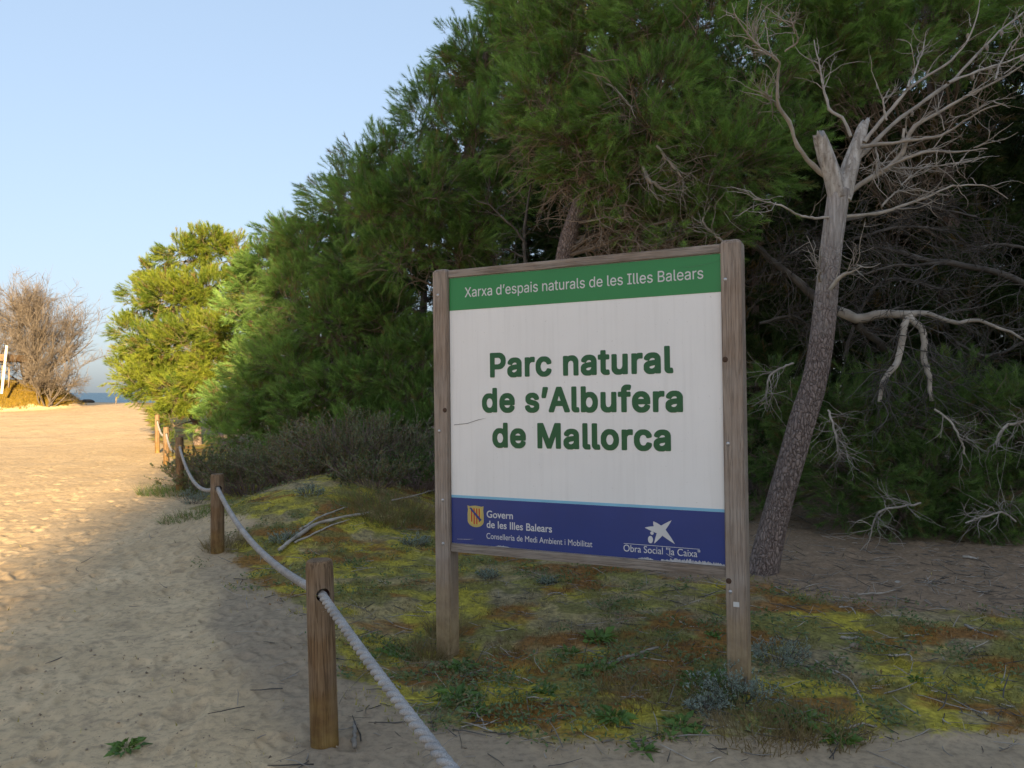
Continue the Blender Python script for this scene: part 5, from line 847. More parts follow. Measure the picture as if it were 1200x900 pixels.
BR = [
 ([(968, 208), (947, 190), (933, 170), (925, 143), (913, 125), (915, 87), (917, 73), (890, 57), (875, 40), (863, 20)], 4.2, -.5),
 ([(913, 125), (904, 119), (895, 109)], 2, -.2), ([(884, 48), (889, 58), (881, 32)], 1.5, 0),
 ([(997, 160), (987, 140), (972, 130), (967, 107), (962, 77), (957, 52)], 3, .5),
 ([(990, 230), (1013, 213), (1040, 197), (1057, 180), (1067, 150), (1100, 130), (1133, 110), (1167, 93), (1198, 72), (1215, 62)], 5, -.4),
 ([(993, 197), (1017, 177), (1047, 147), (1087, 117), (1120, 93), (1147, 63), (1173, 37), (1198, 17), (1215, 5)], 4.6, .7),
 ([(1013, 167), (1040, 133), (1063, 103), (1110, 72), (1130, 50), (1142, 20), (1146, -4)], 3.4, .2),
 ([(1063, 103), (1072, 80), (1084, 46)], 2, .4),
 ([(1010, 172), (1030, 168), (1067, 163), (1100, 157), (1127, 138), (1150, 124), (1172, 117)], 3.8, -.7),
 ([(1022, 208), (1047, 190), (1087, 175), (1120, 176), (1158, 171)], 3, -.8),
 ([(1110, 98), (1133, 90), (1167, 78), (1198, 66), (1212, 60)], 2.6, .5),
 ([(1040, 197), (1067, 197), (1110, 196), (1150, 188)], 2.2, .4),
 ([(976, 256), (957, 255), (940, 251), (912, 238), (883, 232)], 2.6, -.5),
 ([(977, 254), (1010, 251), (1040, 247), (1087, 230), (1117, 217), (1160, 217), (1184, 232)], 3.6, .6),
 ([(1033, 242), (1048, 225), (1060, 221), (1073, 222)], 1.8, .3),
 ([(1055, 218), (1067, 207), (1066, 205)], 1.6, .2),
 ([(1026, 170), (1030, 195), (1024, 208)], 2, -.2), ([(1060, 150), (1058, 175), (1050, 190)], 2.4, 0),
 ([(1167, 93), (1172, 78), (1190, 50), (1200, 40)], 1.8, .3),
 ([(966, 345), (985, 322), (1006, 309)], 4.5, -.35), ([(962, 330), (960, 318), (958, 310)], 3, -.2),
 ([(920, 60), (934, 48), (926, 25)], 1.6, -.3), ([(1040, 140), (1036, 118), (1041, 108)], 2, .1)]
lb = MB(); lines = []
for pts, r0, dz in BR:
    n_ = len(pts); Yv = 6.5 + dz * np.linspace(0, 1, n_) ** 1.2
    kp_ = np.array([P(a, b, Y) for (a, b), Y in zip(pts, Yv)]); q = resample(kp_, 24); ln_ = np.concatenate([[0], np.cumsum(np.linalg.norm(np.diff(kp_, axis=0), axis=1))]); u_ = np.linspace(0, ln_[-1], 24); q = .35 * q + .65 * np.stack([np.interp(u_, ln_, kp_[:, c_]) for c_ in range(3)], 1); lines.append(q)
    rr = np.linspace(r0 * .7, max(.55, r0 * .15), 24) ** 1.0 * 6.5 / F * (1 + .12 * rng.normal(0, 1, 24))
    q = q + np.cumsum(rng.normal(0, .003, (24, 3)), 0); q[1:-1] += rng.normal(0, .0012, (22, 3))
    tubes(lb, q[None], rr[None], 7, 0, [[rng.uniform(.5, 1), 0, 0]])
LN = np.array(lines)
p0, d0, i_, t_ = branch_off(LN, 230, .25, 1.0, .75, .1)
t1 = grow(p0, d0, rng.uniform(.10, .42, len(p0)), 7, .2, .02); tubes(lb, t1, np.tile(np.linspace(.0048, .0018, 7), (len(t1), 1)), 4, 0, np.repeat([[.7, 0, 0]], len(t1), 0))
p0, d0, _, _ = branch_off(t1, 420, .2, .95, .8); t2 = grow(p0, d0, rng.uniform(.05, .2, len(p0)), 5, .25); tubes(lb, t2, np.tile(np.linspace(.0026, .0012, 5), (len(t2), 1)), 3, 0, np.repeat([[.7, 0, 0]], len(t2), 0))
lb.build('bare_branches', [M['dead_twig']], root, smooth=True)
for k_ in range(9):                                             # old open cones left on the twigs
    q = LN[rng.integers(4, 12), rng.integers(6, 20)]; c_ = MB()
    a = np.linspace(0, np.pi, 7); rr = .016 * np.sin(a) ** .8 * (1 - .25 * np.cos(a)); pz = .026 * -np.cos(a)
    tubes(c_, (q + np.stack([0 * a, 0 * a, pz - .02], 1))[None], np.maximum(rr, .002)[None], 8, 0, [[.3, 0, 0]])
    c_.V[0] += rng.normal(0, .002, c_.V[0].shape); c_.build('pine_cone', [M['dead_twig']], root)
for ch in root.children: ch.matrix_parent_inverse = Matrix.Translation(-root.location)

# ------------------------------------------------------------------ bare limbs and dead twigs in the dark
def limb_thing(name, label, cat, limbs, n1, n2, rmin=.0016, foot=None, tl=(.25, .9), grav=-.03, mat='dead_grey', wig=.22, limb_mat=None):
    lb = MB(); lines = []
    for pts, mt in limbs:
        p_ = np.array([np.append(P(a, b, Y), .62 * r * Y / F) for a, b, r, Y in pts]); q = resample(p_, 20)
        q[:, :3] += np.cumsum(rng.normal(0, .006, (20, 3)), 0)
        tubes(lb, q[None, :, :3], q[None, :, 3], 9, 1 if limb_mat and mt > .5 else 0, [[mt, 0, 0]]); lines.append(q[:, :3])
    LN = np.array(lines)
    p0, d0, _, _ = branch_off(LN, n1, .05, 1.0, .9, .05); t1 = grow(p0, d0, rng.uniform(*tl, n1), 9, wig, grav)
    tubes(lb, t1, np.tile(np.linspace(.0062, .0020, 9), (n1, 1)) * rng.uniform(.6, 1.2, (n1, 1)), 4, 0, np.stack([rng.uniform(.1, .9, n1)] + [np.zeros(n1)] * 2, 1))
    p0, d0, _, _ = branch_off(t1, n2, .15, .98, .9); t2 = grow(p0, d0, rng.uniform(.10, .45, n2), 6, wig, grav)
    tubes(lb, t2, np.tile(np.linspace(.0032, rmin, 6), (n2, 1)), 3, 0, np.stack([rng.uniform(.1, .9, n2)] + [np.zeros(n2)] * 2, 1))
    o = lb.build(name, [M[mat]] + ([M[limb_mat]] if limb_mat else []), None, smooth=True, origin=foot if foot is not None else LN[0, 0])
    return tag(o, label, cat)
limb_thing('bare_limb', 'thick bare pine limb bent down in two white forks right of the leaning tree', 'dead branch', [
    ([(880, 285, 5, 9.2), (905, 305, 6, 9), (932, 328, 7.5, 8.8), (960, 350, 9, 8.6), (985, 366, 9.5, 8.4)], .5), ([(984, 366, 9.5, 8.4), (1005, 378, 9.5, 8.3), (1025, 374, 8.5, 8.2), (1060, 372, 7.5, 8.1), (1085, 371, 5, 8.1), (1115, 380, 4, 8), (1145, 378, 3.5, 7.9), (1205, 398, 2, 7.8)], .6),
    ([(1003, 378, 8, 8.3), (1020, 392, 6.5, 8.4), (1036, 403, 6, 8.5), (1060, 428, 3.5, 8.7)], .3),
    ([(1061, 372, 6.5, 8.1), (1056, 395, 6.2, 8), (1050, 420, 5.8, 7.95), (1034, 440, 5, 7.9), (1030, 466, 3, 7.9)], 1),
    ([(1066, 372, 6.5, 8.1), (1084, 390, 6.2, 8), (1087, 418, 6, 7.95), (1093, 440, 5, 7.9), (1097, 470, 3.5, 7.9)], 1)], 170, 700, limb_mat='dead_twig')
limb_thing('bare_limb', 'long grey brown bare limb reaching in from the right edge', 'dead branch', [
    ([(1235, 350, 8, 8.6), (1205, 335, 7, 8.6), (1160, 315, 6, 8.5), (1110, 306, 6, 8.5), (1085, 304, 5.5, 8.5), (1060, 295, 4.5, 8.6), (1015, 285, 2.5, 8.8)], .35),
    ([(1110, 306, 3, 8.5), (1060, 310, 2.5, 8.4), (1010, 318, 2, 8.3)], .4), ([(1230, 300, 3, 9), (1180, 290, 3, 9), (1120, 296, 2, 9)], .5)], 100, 360)
limb_thing('dead_brushwood', 'tangle of fine grey dead twigs filling the gap behind the leaning tree', 'dead twigs', [
    ([(985, 262, 3, 8.8), (1030, 245, 3, 8.9), (1080, 240, 2.5, 9), (1140, 250, 2, 9)], .5), ([(1000, 280, 3, 9), (1050, 265, 3, 9), (1110, 270, 2, 9.1)], .5),
    ([(900, 330, 3, 9), (925, 300, 3, 9), (960, 290, 2, 9)], .4), ([(890, 380, 3, 9), (930, 370, 2.5, 9), (960, 400, 2, 9)], .4),
    ([(1120, 400, 3, 9), (1160, 420, 3, 9), (1210, 400, 2, 9)], .3), ([(990, 420, 3, 8.8), (1040, 330, 3, 8.8), (1120, 345, 2, 8.8)], .4)], 210, 850, tl=(.3, 1.1))
limb_thing('dead_brushwood', 'thin bare dead sapling twigs in the dark gap above the left of the sign', 'dead twigs', [
    ([(616, 420, 4, 9.4), (616, 330, 3.5, 9.4), (617, 270, 3, 9.4), (624, 215, 1.5, 9.4)], .5), ([(617, 285, 2.5, 9.4), (600, 262, 2, 9.3), (575, 240, 1.6, 9.2), (560, 235, 1, 9.2)], .7),
    ([(614, 300, 2.2, 9.4), (600, 295, 1.8, 9.3), (588, 292, 1, 9.2)], .7)], 22, 76, tl=(.1, .4))
limb_thing('dead_brushwood', 'short dead branch in the dark gap right of the pine trunk above the sign', 'dead twigs', [([(676, 285, 3, 9), (700, 268, 2.2, 8.9), (725, 255, 1.6, 8.9)], .6)], 7, 22, tl=(.1, .3))
limb_thing('dead_brushwood', 'pale crooked dead twigs hanging from the foliage above the sign corner', 'dead twigs', [
    ([(755, 195, 3.5, 8.1), (762, 212, 3.5, 8), (775, 226, 3, 8)], .6), ([(770, 170, 2.5, 7.9), (785, 190, 2, 7.9), (800, 205, 1.5, 7.8)], .8), ([(790, 300, 3, 8.4), (786, 275, 2.6, 8.4), (800, 250, 2, 8.3)], .6),
    ([(850, 285, 2.5, 8), (830, 262, 2, 8), (840, 240, 1.5, 8)], .7), ([(700, 90, 2, 8.3), (720, 110, 2, 8.2), (735, 135, 1.5, 8.2)], .8)], 60, 200, tl=(.12, .5), mat='dead_twig')
limb_thing('dead_brushwood', 'bleached dead twigs caught on the dark thicket at the right edge', 'dead twigs', [
    ([(1095, 480, 2, 7.7), (1120, 500, 2, 7.6), (1135, 530, 1.6, 7.6)], .9), ([(970, 480, 2, 7.9), (980, 505, 2, 7.8), (985, 530, 1.5, 7.8)], .9), ([(1210, 490, 2.5, 7.5), (1180, 498, 2.5, 7.4), (1168, 520, 1.6, 7.4)], .9),
    ([(930, 425, 2, 8.3), (905, 440, 2, 8.2), (895, 470, 1.4, 8.2)], .6), ([(1080, 590, 2, 7.6), (1030, 600, 2, 7.5), (1020, 625, 1.4, 7.5)], .5), ([(1190, 610, 2, 7.6), (1170, 600, 2, 7.5), (1130, 615, 1.5, 7.5)], .7)], 90, 260, tl=(.08, .34), mat='dead_twig')

# ------------------------------------------------------------------ shrubs, weeds
def leaf_quads(mb, base, d, L, W, tint, mat=0, droop=.15):
    """flat leaves: base, direction, length, width -> one kite each, slightly folded"""
    n_ = len(base); d = norm(d); s = norm(np.cross(d, rng.normal(0, .6, (n_, 3)) + [0, 0, 1])); up_ = np.cross(s, d)
    L = L[:, None]; W = W[:, None]
    a = base; b = base + d * L * .45 + s * W - up_ * W * .3; c = base + d * L - [0, 0, 1] * L * droop; e = base + d * L * .45 - s * W - up_ * W * .3
    m = base + d * L * .45
    V = np.stack([a, b, m, e, c], 1).reshape(-1, 3); i = np.arange(n_)[:, None] * 5
    T = np.concatenate([i + [0, 1, 2], i + [1, 4, 2], i + [0, 2, 3], i + [2, 4, 3]])
    mb.add(V, tris=T, mat=mat, col=np.repeat(tint, 5, 0))
def tints(n_, m=.5, s=.25, dry=.0):
    t = np.zeros((n_, 3)); t[:, 0] = np.clip(rng.normal(m, s, n_), 0, 1); t[:, 1] = (rng.random(n_) < dry) * rng.uniform(.4, 1, n_); return t
def shrub(name, label, cat, pos, Rr, H, nst, nleaf, leaf, LW, twig, dry=.1, m=.5, group=None, twr=.004, up=.5):
    pos = np.asarray(pos, float); mb = MB(); lm = MB()
    a = rng.random(nst) * 2 * np.pi; ro = np.sqrt(rng.random(nst))
    p0 = pos + np.stack([np.cos(a) * ro * Rr * .45, np.sin(a) * ro * Rr * .45, -.02 + 0 * a], 1)
    d = np.stack([np.cos(a) * ro * 1.0, np.sin(a) * ro * 1.0, np.full(nst, up + .55) * H / Rr], 1)
    L = np.sqrt((Rr * ro) ** 2 * .6 + H ** 2 * (1 - .45 * ro ** 2)) * rng.uniform(.75, 1.08, nst)
    s1 = grow(p0, d, L, 7, .16, 0); tubes(mb, s1, np.tile(np.linspace(twr, twr * .4, 7), (nst, 1)), 3, 0, np.stack([rng.uniform(.1, .9, nst)] + [np.zeros(nst)] * 2, 1))
    n2 = nst * 4; p1, d1, _, _ = branch_off(s1, n2, .35, 1., .7, .25); s2 = grow(p1, d1, rng.uniform(.12, .32, n2) * H, 5, .2, .03)
    tubes(mb, s2, np.tile(np.linspace(twr * .55, twr * .25, 5), (n2, 1)), 3, 0, np.stack([rng.uniform(.1, .9, n2)] + [np.zeros(n2)] * 2, 1))
    b, dd, _, _ = branch_off(np.concatenate([s2]), nleaf, .1, 1., .8, .3)
    leaf_quads(lm, b, dd, rng.uniform(.6, 1.2, nleaf) * LW[0], rng.uniform(.7, 1.2, nleaf) * LW[1], tints(nleaf, m, .25, dry))
    root = empty(name, pos); tag(root, label, cat, group)
    for o in (mb.build('twigs', [M[twig]], root), lm.build('foliage', [M[leaf]], root)): o.matrix_parent_inverse = Matrix.Translation(-Vector(pos))
    return root
def gp(x, y): return np.array([x, y, gz(x, y)])
def gpx(px, Y): x = (px - 600) / F * Y; return gp(x, Y)
SH = 'scrub bushes along the wood edge'
for px, Y, Rr, H, leaf, dry, m, lab in [
    (245, 12.4, .75, .62, 'scrub_leaf', .15, .35, 'dark low scrub bush behind the third rope bollard'),
    (298, 11.9, .85, .72, 'scrub_leaf', .35, .4, 'brownish scrub bush above the mossy bank'),
    (352, 11.6, .85, .86, 'scrub_leaf', .2, .6, 'grey green scrub bush below the broad bushy pine'),
    (405, 10.6, .85, .86, 'scrub_leaf', .45, .3, 'purple brown scrub bush in the middle of the thicket'),
    (447, 10.9, .8, .95, 'scrub_leaf', .15, .65, 'tallest grey green scrub bush left of the sign post'),
    (488, 10.2, .65, .55, 'weed', .1, .1, 'dark green low bush beside the left sign post'),
    (362, 10.2, .5, .42, 'scrub_leaf', .5, .2, 'small purple brown bush at the top of the mossy bank'),
    (438, 9.4, .55, .36, 'scrub_leaf', .4, .3, 'low brown twiggy bush before the thicket')]:
    shrub('scrub_bush', lab, 'bush', gpx(px, Y), Rr, H, int(120 * Rr / .8), int(11500 * Rr * Rr / .64), leaf, (.038, .0085), 'scrub_twig', dry, m, SH, .0055)
SV = 'silvery dwarf shrubs'
for px, py, Rr, lab in [(228, 590, .24, 'silvery dwarf shrub at the foot of the second rope bollard'), (333, 636, .13, 'round silvery dwarf shrub beside the pale fallen branches'), (362, 580, .14, 'small silvery dwarf shrub at the foot of the mossy bank'),
                        (862, 826, .20, 'large silvery dwarf shrub round the foot of the right sign post'), (914, 778, .15, 'silvery dwarf shrub just right of the right sign post'), (487, 640, .13, 'small silvery shrub left of the left sign post'),
                        (573, 678, .09, 'tiny silvery shrub under the lower left corner of the sign'), (642, 624 + 60, .08, 'tiny silvery shrub on the moss behind the sign'), (830, 835, .10, 'pale silvery sprig left of the large silvery shrub')]:
    shrub('silver_shrub', lab, 'shrub', on_ground(px, py), Rr, Rr * .95, 46, int(2600 * (Rr / .2) ** 1.2), 'silver', (.020, .0026), 'dead_grey', .05, .6, SV, .0022, .3)
def grassy(name, label, cat, pos, Rr, H, n_, mat, group=None, m=.4, dry=.2, wid=.0022):
    pos = np.asarray(pos, float); mb = MB(); a = rng.random(n_) * 2 * np.pi; ro = np.sqrt(rng.random(n_)) * Rr
    x = pos[0] + np.cos(a) * ro; y = pos[1] + np.sin(a) * ro; p0 = np.stack([x, y, ground_h(x, y) - .005], 1)
    d = norm(np.stack([np.cos(a) * .5, np.sin(a) * .5, np.full(n_, 1.1)], 1) + rng.normal(0, .35, (n_, 3)))
    q = grow(p0, d, rng.uniform(.5, 1.1, n_) * H, 4, .15, -.12)
    s = norm(np.cross(d, rng.normal(0, 1, (n_, 3)))); w_ = np.array([1, .8, .45, .05]) * wid
    V = np.concatenate([q - s[:, None] * w_[None, :, None], q + s[:, None] * w_[None, :, None]], 1); i = np.arange(n_)[:, None, None] * 8; k_ = np.arange(3)[None, :, None]
    Qd = (i + np.concatenate([k_, k_ + 4, k_ + 5, k_ + 1], 2)).reshape(-1, 4)
    t = tints(n_, m, .25, dry); mb.add(V.reshape(-1, 3), quads=Qd, col=np.repeat(t, 8, 0)); o = mb.build(name, [M[mat]], origin=pos)
    return tag(o, label, cat, group)
def rosette(label, pos, Rr, n_, m=.5):
    pos = np.asarray(pos, float); mb = MB(); a = np.arange(n_) * 2.4 + rng.random(n_) * .4; el = rng.uniform(.15, .9, n_)
    d = np.stack([np.cos(a), np.sin(a), el], 1); b = pos + np.stack([np.cos(a), np.sin(a), 0 * a], 1) * Rr * rng.uniform(.02, .5, (n_, 1)); b[:, 2] = ground_h(b[:, 0], b[:, 1]) + .004
    leaf_quads(mb, b, d, rng.uniform(.6, 1.1, n_) * Rr * .9, rng.uniform(.7, 1.2, n_) * Rr * .14, tints(n_, m, .2, .04), 0, .3)
    n2 = n_ * 2; x = pos[0] + rng.normal(0, Rr * .3, n2); y = pos[1] + rng.normal(0, Rr * .3, n2); b = np.stack([x, y, ground_h(x, y) + .01], 1)
    leaf_quads(mb, b, rng.normal(0, 1, (n2, 3)) * [1, 1, .5] + [0, 0, .7], rng.uniform(.02, .05, n2), rng.uniform(.004, .011, n2), tints(n2, m, .3, .06))
    o = mb.build('weed_plant', [M['weed']], origin=pos); return tag(o, label, 'weed', 'green weeds round the sign')
for px, py, Rr, n_, lab in [(464, 766, .13, 22, 'leafy green weed left of the left sign post foot'), (432, 772, .06, 9, 'small lone weed between the rope and the nearest bollard'), (538, 786, .12, 22, 'weed with strap leaves at the foot of the left sign post'),
        (535, 820, .14, 26, 'bright green weed in front of the left sign post foot'), (560, 838, .09, 16, 'low dark weed in front of the bright green weed'), (718, 842, .12, 22, 'dark broad leaved weed at the edge of the yellow moss'),
        (800, 852, .13, 22, 'broad leaved weed in front of the right sign post'), (700, 752, .15, 30, 'weed patch on the moss below the middle of the sign'), (668, 768, .10, 20, 'weed patch left of the fallen stick under the sign'), (700, 790, .14, 30, 'spreading weed below the fallen stick'),
        (838, 748, .08, 16, 'small weed just left of the right sign post'), (752, 882, .09, 14, 'little weed on the bare sand edge below the sign'), (930, 845, .14, 26, 'weed clump right of the large silvery shrub'), (985, 872, .11, 20, 'weed clump on the sandy edge at lower right'),
        (1075, 800, .06, 10, 'small weed on the moss at right'), (820, 800, .15, 30, 'dark weed clump left of the right post foot'), (148, 882, .10, 18, 'lone small weed on the bare sand of the path'), (640, 812, .10, 18, 'low weed on the yellow moss in front of the sign'), (780, 868, .07, 12, 'small weed by the sandy edge below the right post')]:
    rosette(lab, on_ground(px, py), Rr, n_)
for px, py, Rr, H, n_, mat, m, dry, lab in [(203, 578, .5, .22, 900, 'weed', .2, .2, 'green grass tuft at the foot of the third rope bollard'), (226, 606, .35, .15, 500, 'weed', .3, .4, 'low grass tuft beside the second rope bollard'), (266, 640, .22, .16, 420, 'dry', .3, .2, 'dry grass round the foot of the second rope bollard'),
        (472, 588 + 18, .5, .30, 900, 'dry', .1, .5, 'straw coloured grass tuft left of the left sign post'), (445, 600, .5, .24, 800, 'weed', .4, .6, 'mixed green grass tuft before the thicket'), (522, 745, .12, .26, 200, 'dry', .3, .3, 'dry grass blades against the left sign post'),
        (500, 770, .16, .18, 260, 'dry', .2, .4, 'thin dry grass beside the left sign post foot'), (890, 862, .22, .12, 420, 'dry', .1, .5, 'dull grass tuft under the large silvery shrub'), (755, 815, .25, .13, 420, 'dry', .1, .4, 'faded grass tuft between the weeds and the right post'), (960, 858, .22, .15, 360, 'dry', .1, .3, 'matted dry grass at the sandy edge on the right'),
        (835, 815, .16, .12, 300, 'weed', .2, .3, 'short green grass at the foot of the right post'), (610, 760, .2, .10, 260, 'dry', .3, .4, 'sparse pale grass on the moss right of the left post')]:
    grassy('grass_tuft', lab, 'grass', on_ground(px, py), Rr, H, n_, mat, 'grass tufts', m, dry)

# ------------------------------------------------------------------ fallen sticks
def stick(label, pts, r0, name='fallen_stick', mat='dead_twig', side=None, lift=.0, group='fallen sticks on the ground', t=.6):
    q = np.array([on_ground(a, b) for a, b in pts]); q[:, 2] += r0 * .8 + lift
    q = resample(q, 18); q += np.cumsum(rng.normal(0, .0035, q.shape), 0); q[:, 2] = np.maximum(q[:, 2], ground_h(q[:, 0], q[:, 1]) + r0 * .5)
    mb = MB(); tubes(mb, q[None], np.linspace(r0, r0 * .5, 18)[None] * (1 + .15 * rng.normal(0, 1, (1, 18))), 7, 0, [[t, 0, 0]], cap=True)
    for (i0_, dd, L) in (side or []):
        b = grow(q[i0_][None], np.array([dd], float), np.array([L]), 8, .12); tubes(mb, b, np.linspace(r0 * .7, r0 * .25, 8)[None], 6, 0, [[t, 0, 0]])
    o = mb.build(name, [M[mat]], smooth=True, origin=q[0]); return tag(o, label, 'stick', group)
LB = 'long fallen branches left of the sign'
stick('longest pale fallen branch, lying bent beside the silvery dwarf shrub', [(328, 650), (345, 636), (370, 620), (400, 612), (432, 604)], .022, 'fallen_branch', group=LB, lift=.02, t=.95)
stick('thin pale branch lying close under the longest fallen branch', [(345, 640), (365, 630), (388, 618), (412, 611)], .010, 'fallen_branch', group=LB, lift=.01, t=.9)
stick('tan fallen branch lying above the longest fallen branch', [(352, 626), (372, 614), (392, 606), (410, 599)], .014, 'fallen_branch', group=LB, lift=.03, t=.7)
stick('forked white dead branch standing out of the scrub near the left post', [(442, 556), (455, 555), (464, 562), (474, 578)], .012, 'fallen_branch', group=LB, lift=.22, t=1.0)
stick('long thin straw coloured stick leaning to the left sign post', [(460, 598), (490, 590), (514, 582)], .009, lift=.10, t=.8)
for lab, pts, r0, t in [('thick fallen stick with mossy end below the middle of the sign', [(713, 783), (740, 775), (768, 765)], .013, .45), ('white crooked stick on the moss below the sign', [(796, 731), (808, 735), (818, 737), (827, 742)], .006, 1),
        ('stick right of the shrub with a long forked end', [(953, 775), (975, 792), (996, 803), (1008, 828)], .006, .8), ('short branch stub crossing the long forked stick', [(958, 776), (968, 786), (977, 798)], .005, .8), ('flat grey stick above the pale wood chip', [(985, 749), (1000, 752), (1012, 755)], .011, .6),
        ('bent white stick at the right on the rust moss', [(1040, 770), (1062, 770), (1068, 775), (1072, 780)], .006, .9), ('curved stick on the moss near the trunk', [(983, 712), (996, 714), (1005, 722)], .006, .8), ('thin stick leaning beside the trunk foot', [(905, 688), (918, 696), (928, 702)], .006, .6),
        ('long grey stick at the right edge of the moss', [(1132, 735), (1150, 741), (1172, 747)], .009, .5), ('pale stick lying on the needle litter', [(1005, 698), (1030, 697), (1048, 693)], .007, .8), ('white wood splinter by the dark thicket', [(1128, 654), (1145, 656)], .012, 1.0),
        ('pale curved twig on the sandy edge at lower right', [(990, 862), (1010, 856), (1030, 858)], .007, .7), ('upright stick end poking from the sand right of the nearest bollard', [(415, 878), (418, 862), (420, 848)], .011, .3), ('thin pale stick standing in the dark earth beside the rope', [(568, 858), (562, 842), (556, 826)], .004, .9),
        ('thin twig on the moss under the lower left of the sign', [(608, 668), (622, 672), (634, 676)], .005, .9), ('short pale stick before the left sign post', [(545, 792), (556, 790), (570, 788)], .008, .9), ('thin white twig lying under the sign centre', [(642, 698), (652, 696), (662, 700)], .005, 1.0)]:
    stick(lab, pts, r0, t=t, group='small fallen sticks')
def stone(label, pos, r0, mat):
    import bmesh
    bm = bmesh.new(); bmesh.ops.create_icosphere(bm, subdivisions=3, radius=1)
    for v in bm.verts:
        c = v.co; k_ = 1 + .5 * (fbm(np.array([c.x * 1.3 + 7 * pos[0]]), np.array([c.y * 1.3 + c.z]), 3, 3)[0] - .5); v.co = c * k_ * r0; v.co.z *= .55
    o = bm_obj('stone', bm, mat, None, tuple(np.asarray(pos) + [0, 0, r0 * .2]), True); return tag(o, label, 'stone')
M['stone'] = m_flat('pale_stone', (.42, .38, .32), .9, .2, .2, 20); M['chip'] = m_flat('wood_chip', (.34, .26, .19), .9, .1, .25, 30)
stone('pale chip of weathered wood on the moss at right', on_ground(1003, 759), .035, M['chip']); stone('small white stone on the moss at right', on_ground(1154, 838), .014, M['stone']); stone('flat grey stone on the needle litter', on_ground(1052, 684), .028, M['stone'])
stone('small tan stone on the moss left of the left post', on_ground(408, 658), .026, M['chip']); stone('small pale stone left of the right post foot', on_ground(851, 782), .016, M['stone'])

# ------------------------------------------------------------------ ground cover: moss tufts, tiny leaves, needles
mb = MB(); n_ = 170000
r = 2.6 * (11 / 2.6) ** rng.random(n_); a = rng.uniform(-R(40), R(40), n_); x = r * np.sin(a); y = r * np.cos(a)
ms, lt, dk_, cc = zones(x, y); clump = fbm(x * 4, y * 4, 77, 3)
kp = rng.random(n_) < (ms * (1 - lt) * sstep(.36, .6, clump) + .004); x, y, cc, r = x[kp], y[kp], cc[kp], r[kp]; n_ = len(x)
p0 = np.stack([x, y, ground_h(x, y) + .004 + .03 * (fbm(x * 6, y * 6, 91, 3) - .45)], 1); d = norm(rng.normal(0, .55, (n_, 3)) + [0, 0, 1]); L = rng.uniform(.008, .026, n_) * (1 + .05 * r); s = norm(np.cross(d, rng.normal(0, 1, (n_, 3)))) * (L * rng.uniform(.08, .2, n_))[:, None]
V = np.stack([p0 - s, p0 + s, p0 + d * L[:, None]], 1).reshape(-1, 3); mb.add(V, tris=np.arange(n_ * 3).reshape(-1, 3), col=np.repeat(np.clip(cc * rng.uniform(.55, 1.2, (n_, 1)), 0, 1), 3, 0))
k = N('moss_tufts'); k.col(k.attr('tint')); o = mb.build('moss_cover', k.m); tag(o, 'fine moss and tiny plants covering the ground round the sign', 'moss', kind='stuff')
mb = MB(); g6 = np.random.default_rng(4)                       # low herbs: little clusters of green and grey green leaves
nc = 2300; r = 2.9 * (10.5 / 2.9) ** g6.random(nc); a = g6.uniform(-R(38), R(40), nc); cx = r * np.sin(a); cy = r * np.cos(a)
ms, lt, dk_, cc = zones(cx, cy); kp = g6.random(nc) < ms * (1 - lt) * sstep(.42, .62, fbm(cx * 1.3 + 40, cy * 1.6, 33, 3)); cx, cy, r = cx[kp], cy[kp], r[kp]
nl = 26; x = np.repeat(cx, nl) + g6.normal(0, .045, len(cx) * nl); y = np.repeat(cy, nl) + g6.normal(0, .045, len(cx) * nl); b = np.stack([x, y, ground_h(x, y) + g6.uniform(.005, .05, len(x))], 1)
t = tints(len(x), .45, .3, .22); leaf_quads(mb, b, g6.normal(0, 1, (len(x), 3)) * [1, 1, .5] + [0, 0, .6], g6.uniform(.015, .042, len(x)), g6.uniform(.003, .009, len(x)), t)
o = mb.build('low_herbs', [M['herb']]); tag(o, 'patches of tiny green herbs growing among the moss', 'herbs', kind='stuff')
mb = MB(); n_ = 17000
r = 2.4 * (14 / 2.4) ** rng.random(n_); a = rng.uniform(-R(36), R(40), n_); x = r * np.sin(a); y = r * np.cos(a); ms, lt, dk_, cc = zones(x, y)
kp = rng.random(n_) < np.clip(0.3 * ms + 1.0 * lt + .003 + .08 * dk_, 0, 1); x, y = x[kp], y[kp]; n_ = len(x); th = rng.random(n_) * 2 * np.pi
p0 = np.stack([x, y, ground_h(x, y) + .006], 1); q = grow(p0, np.stack([np.cos(th), np.sin(th), rng.uniform(0, .15, n_)], 1), rng.uniform(.03, .22, n_), 4, .12); q[:, :, 2] = np.maximum(q[:, :, 2], ground_h(q[:, :, 0], q[:, :, 1]) + .004)
for h_ in (0, 1):
    sl = slice(h_, None, 2); tubes(mb, q[sl], np.tile([.0022, .0024, .002, .0012], (len(q[sl]), 1)) * rng.uniform(.4, 1.5, (len(q[sl]), 1)), 4, h_, np.stack([rng.random(len(q[sl]))] + [np.zeros(len(q[sl]))] * 2, 1))
o = mb.build('twig_litter', [M['dead_grey'], M['dead_twig']]); tag(o, 'scattered bits of twig and needle on the ground', 'twig litter', kind='stuff')
mb = MB(); n_ = 9000                                             # crumbs and debris on the sand
r = 2.0 * (12 / 2.0) ** rng.random(n_); a = rng.uniform(-R(40), R(40), n_); x = r * np.sin(a); y = r * np.cos(a); ms, lt, dk_, cc = zones(x, y); kp = rng.random(n_) < (1 - ms) * sstep(.38, .65, fbm(x * 1.5, y * 1.5, 15, 3)) + .02
x, y = x[kp], y[kp]; n_ = len(x); sz = rng.uniform(.002, .010, n_) * rng.random(n_) ** .8
